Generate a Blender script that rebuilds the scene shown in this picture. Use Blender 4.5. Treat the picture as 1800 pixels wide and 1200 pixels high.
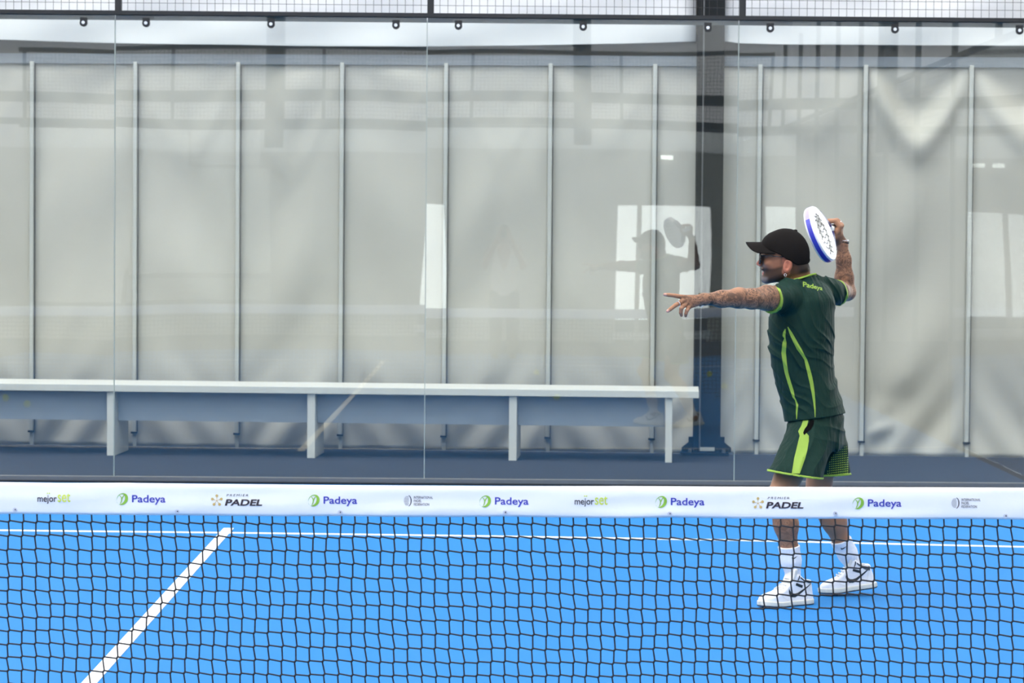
import bpy, bmesh, math, random
import numpy as np
from mathutils import Vector, Matrix

for o in list(bpy.data.objects):
    bpy.data.objects.remove(o, do_unlink=True)
scene = bpy.context.scene
COL = scene.collection
random.seed(7)
rng = np.random.default_rng(7)

# ------------------------------------------------------------------ camera
FPX = 5015.5
CPOS = np.array([1.4497, -8.3616, 1.6340])
PITCH, YAW, ROLL = 0.038323, -0.005994, 0.008071
def cam_axes():
    cp, sp = math.cos(PITCH), math.sin(PITCH)
    f = np.array([0, cp, -sp]); u = np.array([0, sp, cp]); r = np.array([1.0, 0, 0])
    r2 = r * math.cos(ROLL) + u * math.sin(ROLL); u2 = -r * math.sin(ROLL) + u * math.cos(ROLL)
    cy, sy = math.cos(YAW), math.sin(YAW); Z = np.array([[cy, -sy, 0], [sy, cy, 0], [0, 0, 1]])
    return Z @ r2, Z @ u2, Z @ f
CR, CU, CF = cam_axes()
cam_d = bpy.data.cameras.new('camera'); cam = bpy.data.objects.new('camera', cam_d); COL.objects.link(cam)
cam_d.sensor_width = 36.0; cam_d.lens = 36.0 * FPX / 1800.0; cam_d.clip_end = 300
m = Matrix.Identity(4)
for i in range(3):
    m[i][0] = CR[i]; m[i][1] = CU[i]; m[i][2] = -CF[i]; m[i][3] = CPOS[i]
cam.matrix_world = m
cam_d.dof.use_dof = True; cam_d.dof.focus_distance = 10.8; cam_d.dof.aperture_fstop = 9.0
scene.camera = cam

# ------------------------------------------------------------------ light: overcast sky over the open court
SKY = 5.2
world = bpy.data.worlds.new('overcast_sky'); scene.world = world; world.use_nodes = True
wn = world.node_tree; bg = wn.nodes['Background']
bg.inputs['Color'].default_value = (0.985, 0.988, 1.0, 1); bg.inputs['Strength'].default_value = SKY
sun_d = bpy.data.lights.new('veiled_sun', 'SUN'); sun_d.energy = 6.6; sun_d.angle = math.radians(36); sun_d.color = (1.0, 0.96, 0.9)
sun = bpy.data.objects.new('veiled_sun', sun_d); COL.objects.link(sun); sun.rotation_euler = (math.radians(20), math.radians(-24), 0)
scene.view_settings.view_transform = 'Standard'; scene.view_settings.look = 'None'
scene.view_settings.exposure = 0.0; scene.view_settings.gamma = 1.0; scene.view_settings.use_curve_mapping = False

# ------------------------------------------------------------------ measuring helpers (real distances)
def P(x, y, d):
    "point seen at pixel x,y standing d metres away along the optical axis"
    return CPOS + CF * d + CR * ((x - 900) / FPX * d) + CU * ((600 - y) / FPX * d)
def PY(x, y, Y):
    k = CF + CR * ((x - 900) / FPX) + CU * ((600 - y) / FPX)
    return CPOS + k * ((Y - CPOS[1]) / k[1])
def PZ(x, y, z=0.0):
    k = CF + CR * ((x - 900) / FPX) + CU * ((600 - y) / FPX)
    return CPOS + k * ((z - CPOS[2]) / k[2])

# ------------------------------------------------------------------ materials
MATS = {}
def srgb(r, g, b):
    def c(v):
        v /= 255.0
        return v / 12.92 if v <= 0.04045 else ((v + 0.055) / 1.055) ** 2.4
    return (c(r), c(g), c(b), 1.0)
def mat(name, col, rough=0.5, var=0.08, scale=40.0, bump=0.0, bscale=None, spec=0.5, metal=0.0, coat=0.0, sheen=0.0, trans=0.0):
    m = bpy.data.materials.new(name); m.use_nodes = True
    nt = m.node_tree; b = nt.nodes['Principled BSDF']
    b.inputs['Roughness'].default_value = rough; b.inputs['Metallic'].default_value = metal
    b.inputs['Specular IOR Level'].default_value = spec
    b.inputs['Coat Weight'].default_value = coat; b.inputs['Sheen Weight'].default_value = sheen
    tc = nt.nodes.new('ShaderNodeTexCoord')
    n = nt.nodes.new('ShaderNodeTexNoise'); n.inputs['Scale'].default_value = scale; n.inputs['Detail'].default_value = 4
    nt.links.new(tc.outputs['Object'], n.inputs['Vector'])
    mx = nt.nodes.new('ShaderNodeMixRGB'); mx.blend_type = 'MIX'
    mx.inputs[1].default_value = tuple(c * (1 - var) for c in col[:3]) + (1,)
    mx.inputs[2].default_value = tuple(min(1, c * (1 + var)) for c in col[:3]) + (1,)
    nt.links.new(n.outputs['Fac'], mx.inputs[0]); nt.links.new(mx.outputs[0], b.inputs['Base Color'])
    if bump:
        bp = nt.nodes.new('ShaderNodeBump'); bp.inputs['Strength'].default_value = bump; bp.inputs['Distance'].default_value = 0.01
        n2 = nt.nodes.new('ShaderNodeTexNoise'); n2.inputs['Scale'].default_value = bscale or scale; n2.inputs['Detail'].default_value = 5
        nt.links.new(tc.outputs['Object'], n2.inputs['Vector'])
        nt.links.new(n2.outputs['Fac'], bp.inputs['Height']); nt.links.new(bp.outputs['Normal'], b.inputs['Normal'])
    if trans:
        out = nt.nodes['Material Output']; tr = nt.nodes.new('ShaderNodeBsdfTranslucent'); ms = nt.nodes.new('ShaderNodeMixShader')
        nt.links.new(mx.outputs[0], tr.inputs['Color']); ms.inputs[0].default_value = trans
        nt.links.new(b.outputs[0], ms.inputs[1]); nt.links.new(tr.outputs[0], ms.inputs[2]); nt.links.new(ms.outputs[0], out.inputs['Surface'])
    MATS[name] = m
    return m

def glass_mat():
    m = bpy.data.materials.new('toughened_glass'); m.use_nodes = True; nt = m.node_tree
    for n in list(nt.nodes): nt.nodes.remove(n)
    out = nt.nodes.new('ShaderNodeOutputMaterial'); ms = nt.nodes.new('ShaderNodeMixShader')
    tr = nt.nodes.new('ShaderNodeBsdfTransparent'); gl = nt.nodes.new('ShaderNodeBsdfGlossy'); gl.inputs['Roughness'].default_value = 0.0
    tr.inputs['Color'].default_value = (0.95, 0.975, 0.965, 1); gl.inputs['Color'].default_value = (1, 1, 1, 1)
    lw = nt.nodes.new('ShaderNodeLayerWeight'); pw = nt.nodes.new('ShaderNodeMath'); pw.operation = 'POWER'; pw.inputs[1].default_value = 5
    ma = nt.nodes.new('ShaderNodeMath'); ma.operation = 'MULTIPLY_ADD'; ma.inputs[1].default_value = 0.94; ma.inputs[2].default_value = 0.047
    nt.links.new(lw.outputs['Facing'], pw.inputs[0]); nt.links.new(pw.outputs[0], ma.inputs[0]); nt.links.new(ma.outputs[0], ms.inputs[0])
    nt.links.new(tr.outputs[0], ms.inputs[1]); nt.links.new(gl.outputs[0], ms.inputs[2]); nt.links.new(ms.outputs[0], out.inputs['Surface'])
    return m
GLASS = glass_mat()
TURF = mat('blue_turf', (0.019, 0.180, 0.475, 1), 0.75, 0.17, 420, 0.35, 700, spec=0.15)
LINE = mat('white_turf_line', (0.83, 0.83, 0.82, 1), 0.8, 0.06, 300, 0.3, 500, spec=0.1)
NAVY = mat('navy_carpet', (0.043, 0.046, 0.057, 1), 0.9, 0.2, 200, 0.3, 500, spec=0.1)
TARP = mat('grey_tarpaulin', (0.53, 0.512, 0.46, 1), 0.5, 0.05, 3.0, 0.05, 12, spec=0.25, trans=0.12)
LINING = mat('white_lining', (0.90, 0.90, 0.90, 1), 0.5, 0.02, 2.0, 0.04, 9, spec=0.2, trans=0.35)
ALU = mat('pale_aluminium', (0.47, 0.475, 0.445, 1), 0.4, 0.05, 60, spec=0.5)
RAILB = mat('blue_grey_rail', (0.19, 0.212, 0.24, 1), 0.45, 0.1, 12)
DARKGAP = mat('dark_gap_grey', (0.11, 0.11, 0.107, 1), 0.8, 0.1, 6)
BLACK = mat('black_steel', (0.012, 0.013, 0.015, 1), 0.4, 0.15, 30)
COLM = mat('anthracite_steel', (0.011, 0.013, 0.0145, 1), 0.55, 0.15, 8, spec=0.2)
FLANGE = mat('grey_flange', (0.11, 0.115, 0.12, 1), 0.5, 0.1, 20)
BOLT = mat('zinc_bolt', (0.82, 0.83, 0.85, 1), 0.35, 0.05, 90, metal=0.3)
EDGE = mat('glass_edge', (0.36, 0.41, 0.37, 1), 0.3, 0.05, 30)
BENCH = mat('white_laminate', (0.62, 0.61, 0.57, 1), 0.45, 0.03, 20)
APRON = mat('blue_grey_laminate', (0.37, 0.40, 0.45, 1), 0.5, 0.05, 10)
BAND = mat('white_net_vinyl', (0.84, 0.84, 0.86, 1), 0.45, 0.02, 10, 0.10, 9, spec=0.3)
CORD = mat('black_cord', (0.012, 0.010, 0.012, 1), 0.7, 0.2, 300)
BALL = mat('yellow_felt', (0.62, 0.72, 0.05, 1), 0.9, 0.15, 300, 0.4, 600)

# ------------------------------------------------------------------ mesh helpers
class MB:
    def __init__(s): s.v = []; s.f = []; s.mi = []
    def add(s, v, f, mi=0):
        o = len(s.v); s.v.extend([tuple(map(float, q)) for q in v]); s.f.extend([tuple(i + o for i in q) for q in f]); s.mi.extend([mi] * len(f)); return s
    def box(s, x0, x1, y0, y1, z0, z1, mi=0):
        v = [(x0, y0, z0), (x1, y0, z0), (x1, y1, z0), (x0, y1, z0), (x0, y0, z1), (x1, y0, z1), (x1, y1, z1), (x0, y1, z1)]
        return s.add(v, [(0, 3, 2, 1), (4, 5, 6, 7), (0, 1, 5, 4), (1, 2, 6, 5), (2, 3, 7, 6), (3, 0, 4, 7)], mi)
    def bar(s, a, b, r, n=6, mi=0, caps=True, r2=None):
        a = Vector(a); b = Vector(b); d = (b - a).normalized(); q = d.to_track_quat('Z', 'Y')
        u = q @ Vector((1, 0, 0)); w = q @ Vector((0, 1, 0)); v = []; r2 = r if r2 is None else r2
        for p, rr in ((a, r), (b, r2)):
            for k in range(n):
                t = 2 * math.pi * k / n; v.append(p + (u * math.cos(t) + w * math.sin(t)) * rr)
        f = [(k, (k + 1) % n, n + (k + 1) % n, n + k) for k in range(n)]
        if caps: f += [tuple(range(n - 1, -1, -1)), tuple(range(n, 2 * n))]
        return s.add(v, f, mi)
    def tube(s, pts, r, n=8, mi=0):
        for a, b in zip(pts[:-1], pts[1:]): s.bar(a, b, r, n, mi)
        return s
    def prism(s, poly, frame, depth, mi=0):
        "poly 2d; frame (o,u,v,n): extruded along n"
        o, u, v, n = [Vector(q) for q in frame]; k = len(poly)
        vv = [o + u * a + v * b for a, b in poly] + [o + u * a + v * b + n * depth for a, b in poly]
        f = [tuple(range(k)), tuple(range(2 * k - 1, k - 1, -1))] + [(i, i + k, (i + 1) % k + k, (i + 1) % k) for i in range(k)]
        return s.add(vv, f, mi)
    def build(s, name, mats, parent=None, smooth=False, bevel=0.0):
        me = bpy.data.meshes.new(name); me.from_pydata(s.v, [], s.f); me.update()
        return finish(name, me, mats, parent, smooth, s.mi, bevel)
def finish(name, me, mats, parent=None, smooth=False, mi=None, bevel=0.0):
    if not isinstance(mats, (list, tuple)): mats = [mats]
    for q in mats: me.materials.append(q)
    if mi is not None and len(mats) > 1: me.polygons.foreach_set('material_index', mi)
    bm = bmesh.new(); bm.from_mesh(me); bmesh.ops.recalc_face_normals(bm, faces=bm.faces)
    if bevel:
        bmesh.ops.bevel(bm, geom=list(bm.edges), offset=bevel, segments=2, affect='EDGES', profile=0.5, clamp_overlap=True)
    bm.to_mesh(me); bm.free()
    if smooth: me.polygons.foreach_set('use_smooth', [True] * len(me.polygons))
    ob = bpy.data.objects.new(name, me); COL.objects.link(ob)
    if parent: ob.parent = parent
    return ob
def rawmesh(name, V, F, mats, parent=None, smooth=True, mi=None):
    me = bpy.data.meshes.new(name); V = np.asarray(V, float)
    me.from_pydata([tuple(q) for q in V], [], [tuple(int(i) for i in q) for q in F]); me.update()
    if not isinstance(mats, (list, tuple)): mats = [mats]
    for q in mats: me.materials.append(q)
    if mi is not None: me.polygons.foreach_set('material_index', mi)
    if smooth: me.polygons.foreach_set('use_smooth', [True] * len(me.polygons))
    ob = bpy.data.objects.new(name, me); COL.objects.link(ob)
    if parent: ob.parent = parent
    return ob
def empty(name, loc=(0, 0, 0)):
    o = bpy.data.objects.new(name, None); COL.objects.link(o); o.location = loc; o.empty_display_size = 0.1
    return o
def tag(o, label=None, cat=None, group=None, kind=None):
    if label: o['label'] = label
    if cat: o['category'] = cat
    if group: o['group'] = group
    if kind: o['kind'] = kind
    return o
def local(o):
    "children were built in world space: shift them under their empty"
    for c in o.children:
        c.matrix_parent_inverse = Matrix.Translation(-o.location)
    return o
def clone(o, parent, loc):
    c = o.copy(); COL.objects.link(c); c.parent = parent; c.location = loc
    return c

# ------------------------------------------------------------------ floors and court lines
court = MB().box(-5, 5, -10, 10, -0.06, 0).build('floor_court', TURF)
tag(court, 'bright blue artificial turf court floor', 'court floor', kind='structure')
sur = MB()
for b in ((-9, 14, 10, 15.5), (-9, 14, -17.5, -10), (-9, -5, -10, 10), (5, 14, -10, 10)):
    sur.box(b[0], b[1], b[2], b[3], -0.06, -0.002)
sur = sur.build('floor_surround', NAVY); tag(sur, 'dark navy carpet floor around the court behind the glass', 'floor', kind='structure')
# far service line, laid slightly crooked as it is in the photograph
px = [(-400, 929.5), (0, 932.3), (450, 937.2), (890, 943.0), (1300, 949.8), (1600, 957.0), (1800, 961.5), (2300, 973)]
ctr = [PZ(a, b) for a, b in px]
ctr = [np.array([-5.0, ctr[0][1] + 0.1, 0])] + ctr + [np.array([5.0, ctr[-1][1] - 0.1, 0])]
ctr = [c for c in ctr if -5 <= c[0] <= 5]
ln = MB(); vs = []
for c in ctr: vs += [(c[0], c[1] - 0.026, 0.003), (c[0], c[1] + 0.026, 0.003)]
vs += [(x, y, -0.01) for x, y, z in vs]; n = len(ctr)
fs = [(2 * i, 2 * i + 2, 2 * i + 3, 2 * i + 1) for i in range(n - 1)] + [(2 * i, 2 * i + 2 * n, 2 * i + 2 + 2 * n, 2 * i + 2) for i in range(n - 1)]
ln.add(vs, fs).build('service_line', LINE, court)
MB().box(-0.0275, 0.0275, -7.15, 7.22, -0.01, 0.0034).build('centre_line', LINE, court)
MB().box(-5, 5, -6.975, -6.925, -0.01, 0.003).build('service_line', LINE, court)

# ------------------------------------------------------------------ glass walls with mesh on top
def wire_panel(mb, o, u, v, lu, lv, s, r):
    "square welded wire mesh in the plane o + u,v"
    o = Vector(o); u = Vector(u); v = Vector(v)
    for i in range(int(lu / s) + 1): mb.bar(o + u * (i * s), o + u * (i * s) + v * lv, r, 4, caps=False)
    for j in range(int(lv / s) + 1): mb.bar(o + v * (j * s), o + v * (j * s) + u * lu, r, 4, caps=False)
def pane_mesh(x0, x1, y, z0, z1, ph):
    "toughened pane: two slightly wavy faces and pale edges"
    nx, nz, t = 16, 24, 0.010; V = []; F = []; MI = []
    for side in (0, 1):
        for j in range(nz + 1):
            for i in range(nx + 1):
                a = i / nx; b = j / nz
                w = 0.00045 * math.sin(2 * math.pi * (1.5 * b + 0.4 * a) + ph) * (2 * a - 1) ** 4 + 0.0003 * math.sin(3.1 * b * math.pi + 2 * a + ph * 2)
                V.append((x0 + (x1 - x0) * a, y + side * t + w - 0.0050 * (a - 0.5), z0 + (z1 - z0) * b))
    n1 = (nx + 1) * (nz + 1); idx = lambda s, i, j: s * n1 + j * (nx + 1) + i
    for j in range(nz):
        for i in range(nx):
            F.append((idx(0, i, j), idx(0, i + 1, j), idx(0, i + 1, j + 1), idx(0, i, j + 1))); MI.append(0)
            F.append((idx(1, i, j), idx(1, i, j + 1), idx(1, i + 1, j + 1), idx(1, i + 1, j))); MI.append(0)
    for (p0, p1) in ((idx(0, 0, 0), idx(0, nx, 0)), (idx(0, 0, nz), idx(0, nx, nz)), (idx(0, 0, 0), idx(0, 0, nz)), (idx(0, nx, 0), idx(0, nx, nz))):
        o = len(V); V += [V[p0], V[p1], V[p1 + n1], V[p0 + n1]]; F.append((o, o + 1, o + 2, o + 3)); MI.append(1)
    return V, F, MI

wb = empty('wall_back', (0, 10, 0)); tag(wb, 'glass back wall of the court with black wire mesh on top', 'glass wall', kind='structure')
for k in range(5):
    x0 = -5 + 2 * k + 0.003; x1 = -5 + 2 * k + 1.997
    V, F, MI = pane_mesh(x0, x1, 10.0, 0.03, 3.0, 1.3 * k)
    rawmesh('pane', V, F, [GLASS, EDGE], wb, True, MI)
    fl = MB().box(x0, x1, 10.012, 10.030, 2.972, 3.004).build('flange', FLANGE, wb)
    for dx in (0.2, 1.0, 1.8):
        cx = -5 + 2 * k + dx; cz = 2.950
        mb = MB(); mb.box(cx - 0.0235, cx + 0.0235, 9.990, 9.998, cz, 2.985)
        mb.bar((cx, 9.980, cz), (cx, 9.9985, cz), 0.0245, 24)
        cl = mb.build('clamp', FLANGE if False else BLACK, wb)
        MB().bar((cx - 0.001, 9.972, cz + 0.002), (cx - 0.001, 9.981, cz + 0.002), 0.0105, 16).build('bolt', BOLT, cl)
for k in range(4): MB().box(-3 + 2 * k - 0.0022, -3 + 2 * k + 0.0022, 9.996, 10.012, 0.042, 2.985).build('joint_seal', EDGE, wb)
MB().box(-5.05, 5.05, 9.975, 10.035, 3.004, 3.030).build('top_rail', BLACK, wb)
MB().box(-5, 5, 9.98, 10.03, 0.012, 0.042).build('bottom_rail', FLANGE, wb, bevel=0.003)
MB().box(-5, 5, 9.975, 10.035, -0.004, 0.013).build('bottom_gasket', BLACK, wb)
for k in range(6):
    x = -5 + 2 * k
    MB().box(x + 0.0, x + 0.042, 9.985, 10.03, 3.03, 4.03).build('mesh_post', BLACK, wb)
for k in range(5):
    mb = MB(); wire_panel(mb, (-5 + 2 * k + 0.03, 10.0, 3.03), (1, 0, 0), (0, 0, 1), 1.97, 1.0, 0.0508, 0.0014)
    mb.build('wire_mesh', BLACK, wb)
MB().box(-5.05, 5.05, 9.98, 10.03, 4.03, 4.07).build('mesh_rail', BLACK, wb)
local(wb)

# the near end of the court stands behind the camera; the glass mirrors it
wf = empty('wall_front', (0, -10, 0)); tag(wf, 'glass end wall of the near half mirrored in the back glass', 'glass wall', kind='structure')
for k in range(5):
    MB().box(-5 + 2 * k + 0.003, -5 + 2 * k + 1.997, -10.01, -10.0, 0.03, 3.0).build('pane', GLASS, wf)
MB().box(-5.05, 5.05, -10.035, -9.975, 3.0, 3.04).build('top_rail', BLACK, wf)
for k in range(6): MB().box(-5 + 2 * k, -5 + 2 * k + 0.045, -10.03, -9.985, 3.03, 4.03).build('mesh_post', BLACK, wf)
for k in range(5):
    mb = MB(); wire_panel(mb, (-5 + 2 * k + 0.03, -10.0, 3.03), (1, 0, 0), (0, 0, 1), 1.97, 1.0, 0.0508, 0.0022); mb.build('wire_mesh', BLACK, wf)
MB().box(-5.05, 5.05, -10.03, -9.98, 4.03, 4.09).build('mesh_rail', BLACK, wf)
local(wf)
# side of the court on the right, outside the frame but mirrored
wr = empty('wall_right', (5, 0, 0)); tag(wr, 'right side wall of the court, mesh and glass, mirrored at the right edge', 'side wall', kind='structure')
for y0 in (6, 8, -8, -10):
    MB().box(5.0, 5.01, y0 + 0.003, y0 + 1.997, 0.03, 3.0).build('pane', GLASS, wr)
for k in range(11):
    if abs(-10 + 2 * k) <= 8: MB().box(4.985, 5.03, -10 + 2 * k - 0.025, -10 + 2 * k + 0.025, 3.0 if abs(-10 + 2 * k) > 6 else 0, 4.05).build('mesh_post', BLACK, wr)
MB().box(4.985, 5.03, -9.97, 9.97, 3.0, 3.04).build('top_rail', BLACK, wr)
for k in range(3):
    mb = MB(); wire_panel(mb, (5.0, -6 + 4 * k + 0.03, 0.03), (0, 1, 0), (0, 0, 1), 3.95, 2.95, 0.0508, 0.002); mb.build('wire_mesh', BLACK, wr)
local(wr)

# ------------------------------------------------------------------ tent wall behind the glass
def tarpY(X): return 12.93 - 0.07 * (X - 1.45)
def atTarp(x, y, off=0.0):
    q = PY(x, y, 12.9)
    for _ in range(4): q = PY(x, y, tarpY(q[0]) + off)
    return q
wt = empty('wall_tent', (1.45, 12.93, 0)); tag(wt, 'grey tarpaulin tent wall with pale upright posts behind the bench', 'tent wall', kind='structure')
post_px = [-306, -125, 57, 238, 418, 600, 782, 965, 1148, 1332, 1517, 1702, 1888, 2075]
post_x = [atTarp(p, 450)[0] for p in post_px]
ZT = 2.88
def swag(u, z, k, x):
    h = 0.0
    prm = {2: (.006, .35), 3: (.008, .5), 4: (.007, .6), 5: (.006, .35), 6: (.006, .5), 7: (.008, .4), 8: (.008, .5), 9: (.010, .35), 10: (.052, .42), 11: (.044, .36)}.get(k, (.008, .4))
    v = 1 - abs(2 * u - 1) ** 1.5
    zc = ZT - 0.04 - prm[1] * v * 1.3
    h += prm[0] * math.exp(-((z - zc) / 0.13) ** 2) * (0.25 + 0.75 * v)
    h += -0.5 * prm[0] * math.exp(-((z - zc - 0.26) / 0.12) ** 2) * v
    # long soft diagonals
    s = 1 if k % 2 else -1
    h += 0.017 * math.sin(5.2 * (z + s * 0.8 * x) + k * 1.7) * (0.3 + 0.7 * v) * (0.4 + 0.6 * math.sin(1.1 * z + k) ** 2)
    h += 0.005 * math.sin(13 * (x + 0.35 * s * z) + 2.1 * k) * v
    # creases that gather at the foot
    b = math.exp(-(z / 0.5) ** 2)
    h += 0.013 * b * math.sin(16 * (0.8 * z + s * (u - 0.5) * 0.9) + 3 * k)
    if k == 10:
        h += 0.03 * math.exp(-(((u - 0.18) / 0.13) ** 2 + ((z - 0.19 - 0.25 * (u - .18)) / 0.05) ** 2)) - 0.02 * math.exp(-(((u - 0.3) / 0.2) ** 2 + ((z - 0.42) / 0.12) ** 2))
    return 1.5 * h * (1 - abs(2 * u - 1) ** 6) * min(1.0, max(0.0, (ZT - 0.015 - z) / 0.10))
for k in range(len(post_x) - 1):
    nx, nz = 28, 84; V = []; F = []
    for j in range(nz + 1):
        for i in range(nx + 1):
            u = i / nx; z = 0.0 + ZT * j / nz; x = post_x[k] + (post_x[k + 1] - post_x[k]) * u
            V.append((x, tarpY(x) - swag(u, z, k, x), z))
    for j in range(nz):
        for i in range(nx):
            a = j * (nx + 1) + i; F.append((a, a + 1, a + nx + 2, a + nx + 1))
    o = rawmesh('tarp_panel', V, F, TARP, wt, True)
    so = o.modifiers.new('thickness', 'SOLIDIFY'); so.thickness = 0.004; so.offset = 1
for x in post_x:
    y = tarpY(x)
    p = MB().box(x - 0.015, x + 0.015, y - 0.050, y - 0.012, 0.10, ZT + 0.004).build('post', ALU, wt, bevel=0.004)
    MB().box(x + 0.018, x + 0.024, y - 0.03, y - 0.012, 0.10, ZT).build('post_shade', FLANGE, p)  # dark strip imitating the shadow line beside the post
    MB().box(x - 0.024, x + 0.024, y - 0.06, y - 0.012, 0.098, 0.112).build('post_collar', BLACK, p)
    MB().box(x - 0.010, x + 0.016, y - 0.045, y - 0.02, 0.0, 0.10).build('post_foot', ALU, p)
def slab_along(mb, xa, xb, ya, yb, z0, z1, n=1):
    for i in range(n):
        x0 = xa + (xb - xa) * i / n; x1 = xa + (xb - xa) * (i + 1) / n
        v = [(x0, tarpY(x0) + ya, z0), (x1, tarpY(x1) + ya, z0), (x1, tarpY(x1) + yb, z0), (x0, tarpY(x0) + yb, z0)]
        v += [(a, b, z1) for a, b, c in v]
        mb.add(v, [(0, 3, 2, 1), (4, 5, 6, 7), (0, 1, 5, 4), (1, 2, 6, 5), (2, 3, 7, 6), (3, 0, 4, 7)])
    return mb
XA, XB = post_x[0], post_x[-1]
slab_along(MB(), XA, XB, -0.03, 0.03, ZT - 0.010, ZT + 0.028).build('eaves_rail', RAILB, wt)
slab_along(MB(), XA, XB, -0.01, 0.03, ZT + 0.028, ZT + 0.066).build('eaves_rail', RAILB, wt)
slab_along(MB(), XA, XB, 0.06, 0.10, ZT + 0.03, ZT + 0.6).build('gap_backing', DARKGAP, wt)  # dark grey sheet standing in for the dim gap above the rail
def lining(px):
    pts = [atTarp(a, b, -0.06) for a, b in px]; xs = np.array([p[0] for p in pts]); zs = np.array([p[2] for p in pts])
    n = 60; V = []; F = []; nz = 36
    for j in range(nz + 1):
        for i in range(n + 1):
            x = xs[0] + (xs[-1] - xs[0]) * i / n; zb = np.interp(x, xs, zs); z = zb + (6.9 - zb) * (j / nz) ** 1.9
            w = 0.010 * math.sin(7 * x + 9 * z) + 0.012 * math.sin(4 * x - 14 * z) + 0.006 * math.sin(23 * x + 5 * z)
            V.append((x, tarpY(x) - 0.06 + w * 0.8, z))
    for j in range(nz):
        for i in range(n):
            a = j * (n + 1) + i; F.append((a, a + 1, a + n + 2, a + n + 1))
    o = rawmesh('lining_sheet', V, F, LINING, wt, True); so = o.modifiers.new('thickness', 'SOLIDIFY'); so.thickness = 0.004
lining([(-360, 68), (0, 70), (205, 76), (400, 79), (600, 81.5), (750, 82), (900, 80), (1100, 77), (1223, 73)])
lining([(1271, 72), (1300, 76), (1400, 78.5), (1800, 80.5), (2060, 80)])
local(wt)

# tent sides out of frame: they keep the low sky off the court
for nm, x, lab in (('wall_left', -9.0, 'left tent side wall outside the picture'), ('wall_side', 14.0, 'right tent side wall outside the picture')):
    o = MB().box(x - 0.02, x + 0.02, -17.5, 15.5, 0, 7.0).build(nm, TARP); tag(o, lab, 'tent wall', kind='structure')
# translucent roof fabric: lets part of the daylight through
def roof_mat():
    m = bpy.data.materials.new('translucent_roof_fabric'); m.use_nodes = True; nt = m.node_tree; b = nt.nodes['Principled BSDF']; out = nt.nodes['Material Output']
    n = nt.nodes.new('ShaderNodeTexNoise'); n.inputs['Scale'].default_value = 2; mxr = nt.nodes.new('ShaderNodeMixRGB'); mxr.inputs[1].default_value = (0.80, 0.80, 0.80, 1); mxr.inputs[2].default_value = (0.86, 0.86, 0.86, 1)
    nt.links.new(n.outputs['Fac'], mxr.inputs[0]); nt.links.new(mxr.outputs[0], b.inputs['Base Color']); b.inputs['Roughness'].default_value = 0.8
    t = nt.nodes.new('ShaderNodeBsdfTransparent'); t.inputs['Color'].default_value = (0.99, 1, 1, 1); ms = nt.nodes.new('ShaderNodeMixShader'); ms.inputs[0].default_value = 0.34
    nt.links.new(b.outputs[0], ms.inputs[1]); nt.links.new(t.outputs[0], ms.inputs[2]); nt.links.new(ms.outputs[0], out.inputs['Surface']); return m
ce = rawmesh('ceiling', [(-9, -17.5, 7), (14, -17.5, 7), (14, 15.5, 7), (-9, 15.5, 7)], [(0, 3, 2, 1)], roof_mat(), None, False); tag(ce, 'translucent white tent roof high above the court', 'tent roof', kind='structure')
# ------------------------------------------------------------------ opposite tent wall, only seen mirrored
we = empty('wall_entrance', (3, -15.1, 0)); tag(we, 'opposite tent wall with bright doorways, seen as a reflection in the glass', 'tent wall', kind='structure')
DM = 15.1 + 10 + 18.36
def mx(x): return 1.45 + (x - 892) * DM / FPX
doors = [(mx(748), mx(786)), (mx(1090), mx(1124)), (mx(1132), mx(1250)), (mx(1706), mx(1770)), (mx(1780), mx(1880))]
xs = [-9] + [v for d in doors for v in d] + [14]
for i in range(0, len(xs), 2):
    MB().box(xs[i], xs[i + 1], -15.12, -15.08, 0, 2.02).build('tarp_panel', TARP, we)
MB().box(-9, 14, -15.12, -15.08, 2.02, 2.86).build('tarp_panel', TARP, we)
for d0, d1 in doors:
    MB().box(d0, d1, -15.12, -15.08, 0, 0.36).build('door_panel', DARKGAP, we)
    MB().box(d0 - 0.05, d1 + 0.05, -15.05, -14.80, 0.06, 0.17).build('pale_bar', BOLT, we)  # pale bar added for the bright strip low in the doorways
MB().box(-9, 14, -15.16, -15.09, 2.85, 7).build('lining_sheet', LINING, we)
LAMP = mat('lamp_diffuser', (0.9, 0.9, 0.9, 1), 0.5, 0.02, 10)
LAMP.node_tree.nodes['Principled BSDF'].inputs['Emission Color'].default_value = (1, 0.98, 0.95, 1); LAMP.node_tree.nodes['Principled BSDF'].inputs['Emission Strength'].default_value = 9.0
for xl in (mx(1164), mx(1715), mx(1752)): MB().box(xl, xl + 0.19, -15.04, -14.98, 2.72, 2.78).build('lamp', LAMP, we, bevel=0.01)
for z, r in ((3.24, 0.05), (3.62, 0.08)): MB().box(-9, 14, -14.1, -13.95, z - r, z + r).build('beam', COLM, we)
for x in (-6.5, -1.98, 2.6, 7.15, 11.7): MB().box(x - 0.13, x + 0.13, -14.4, -14.12, 0 if abs(x) > 6 and x < 0 else 2.9, 7).build('truss_leg', COLM, we)
local(we)

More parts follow.
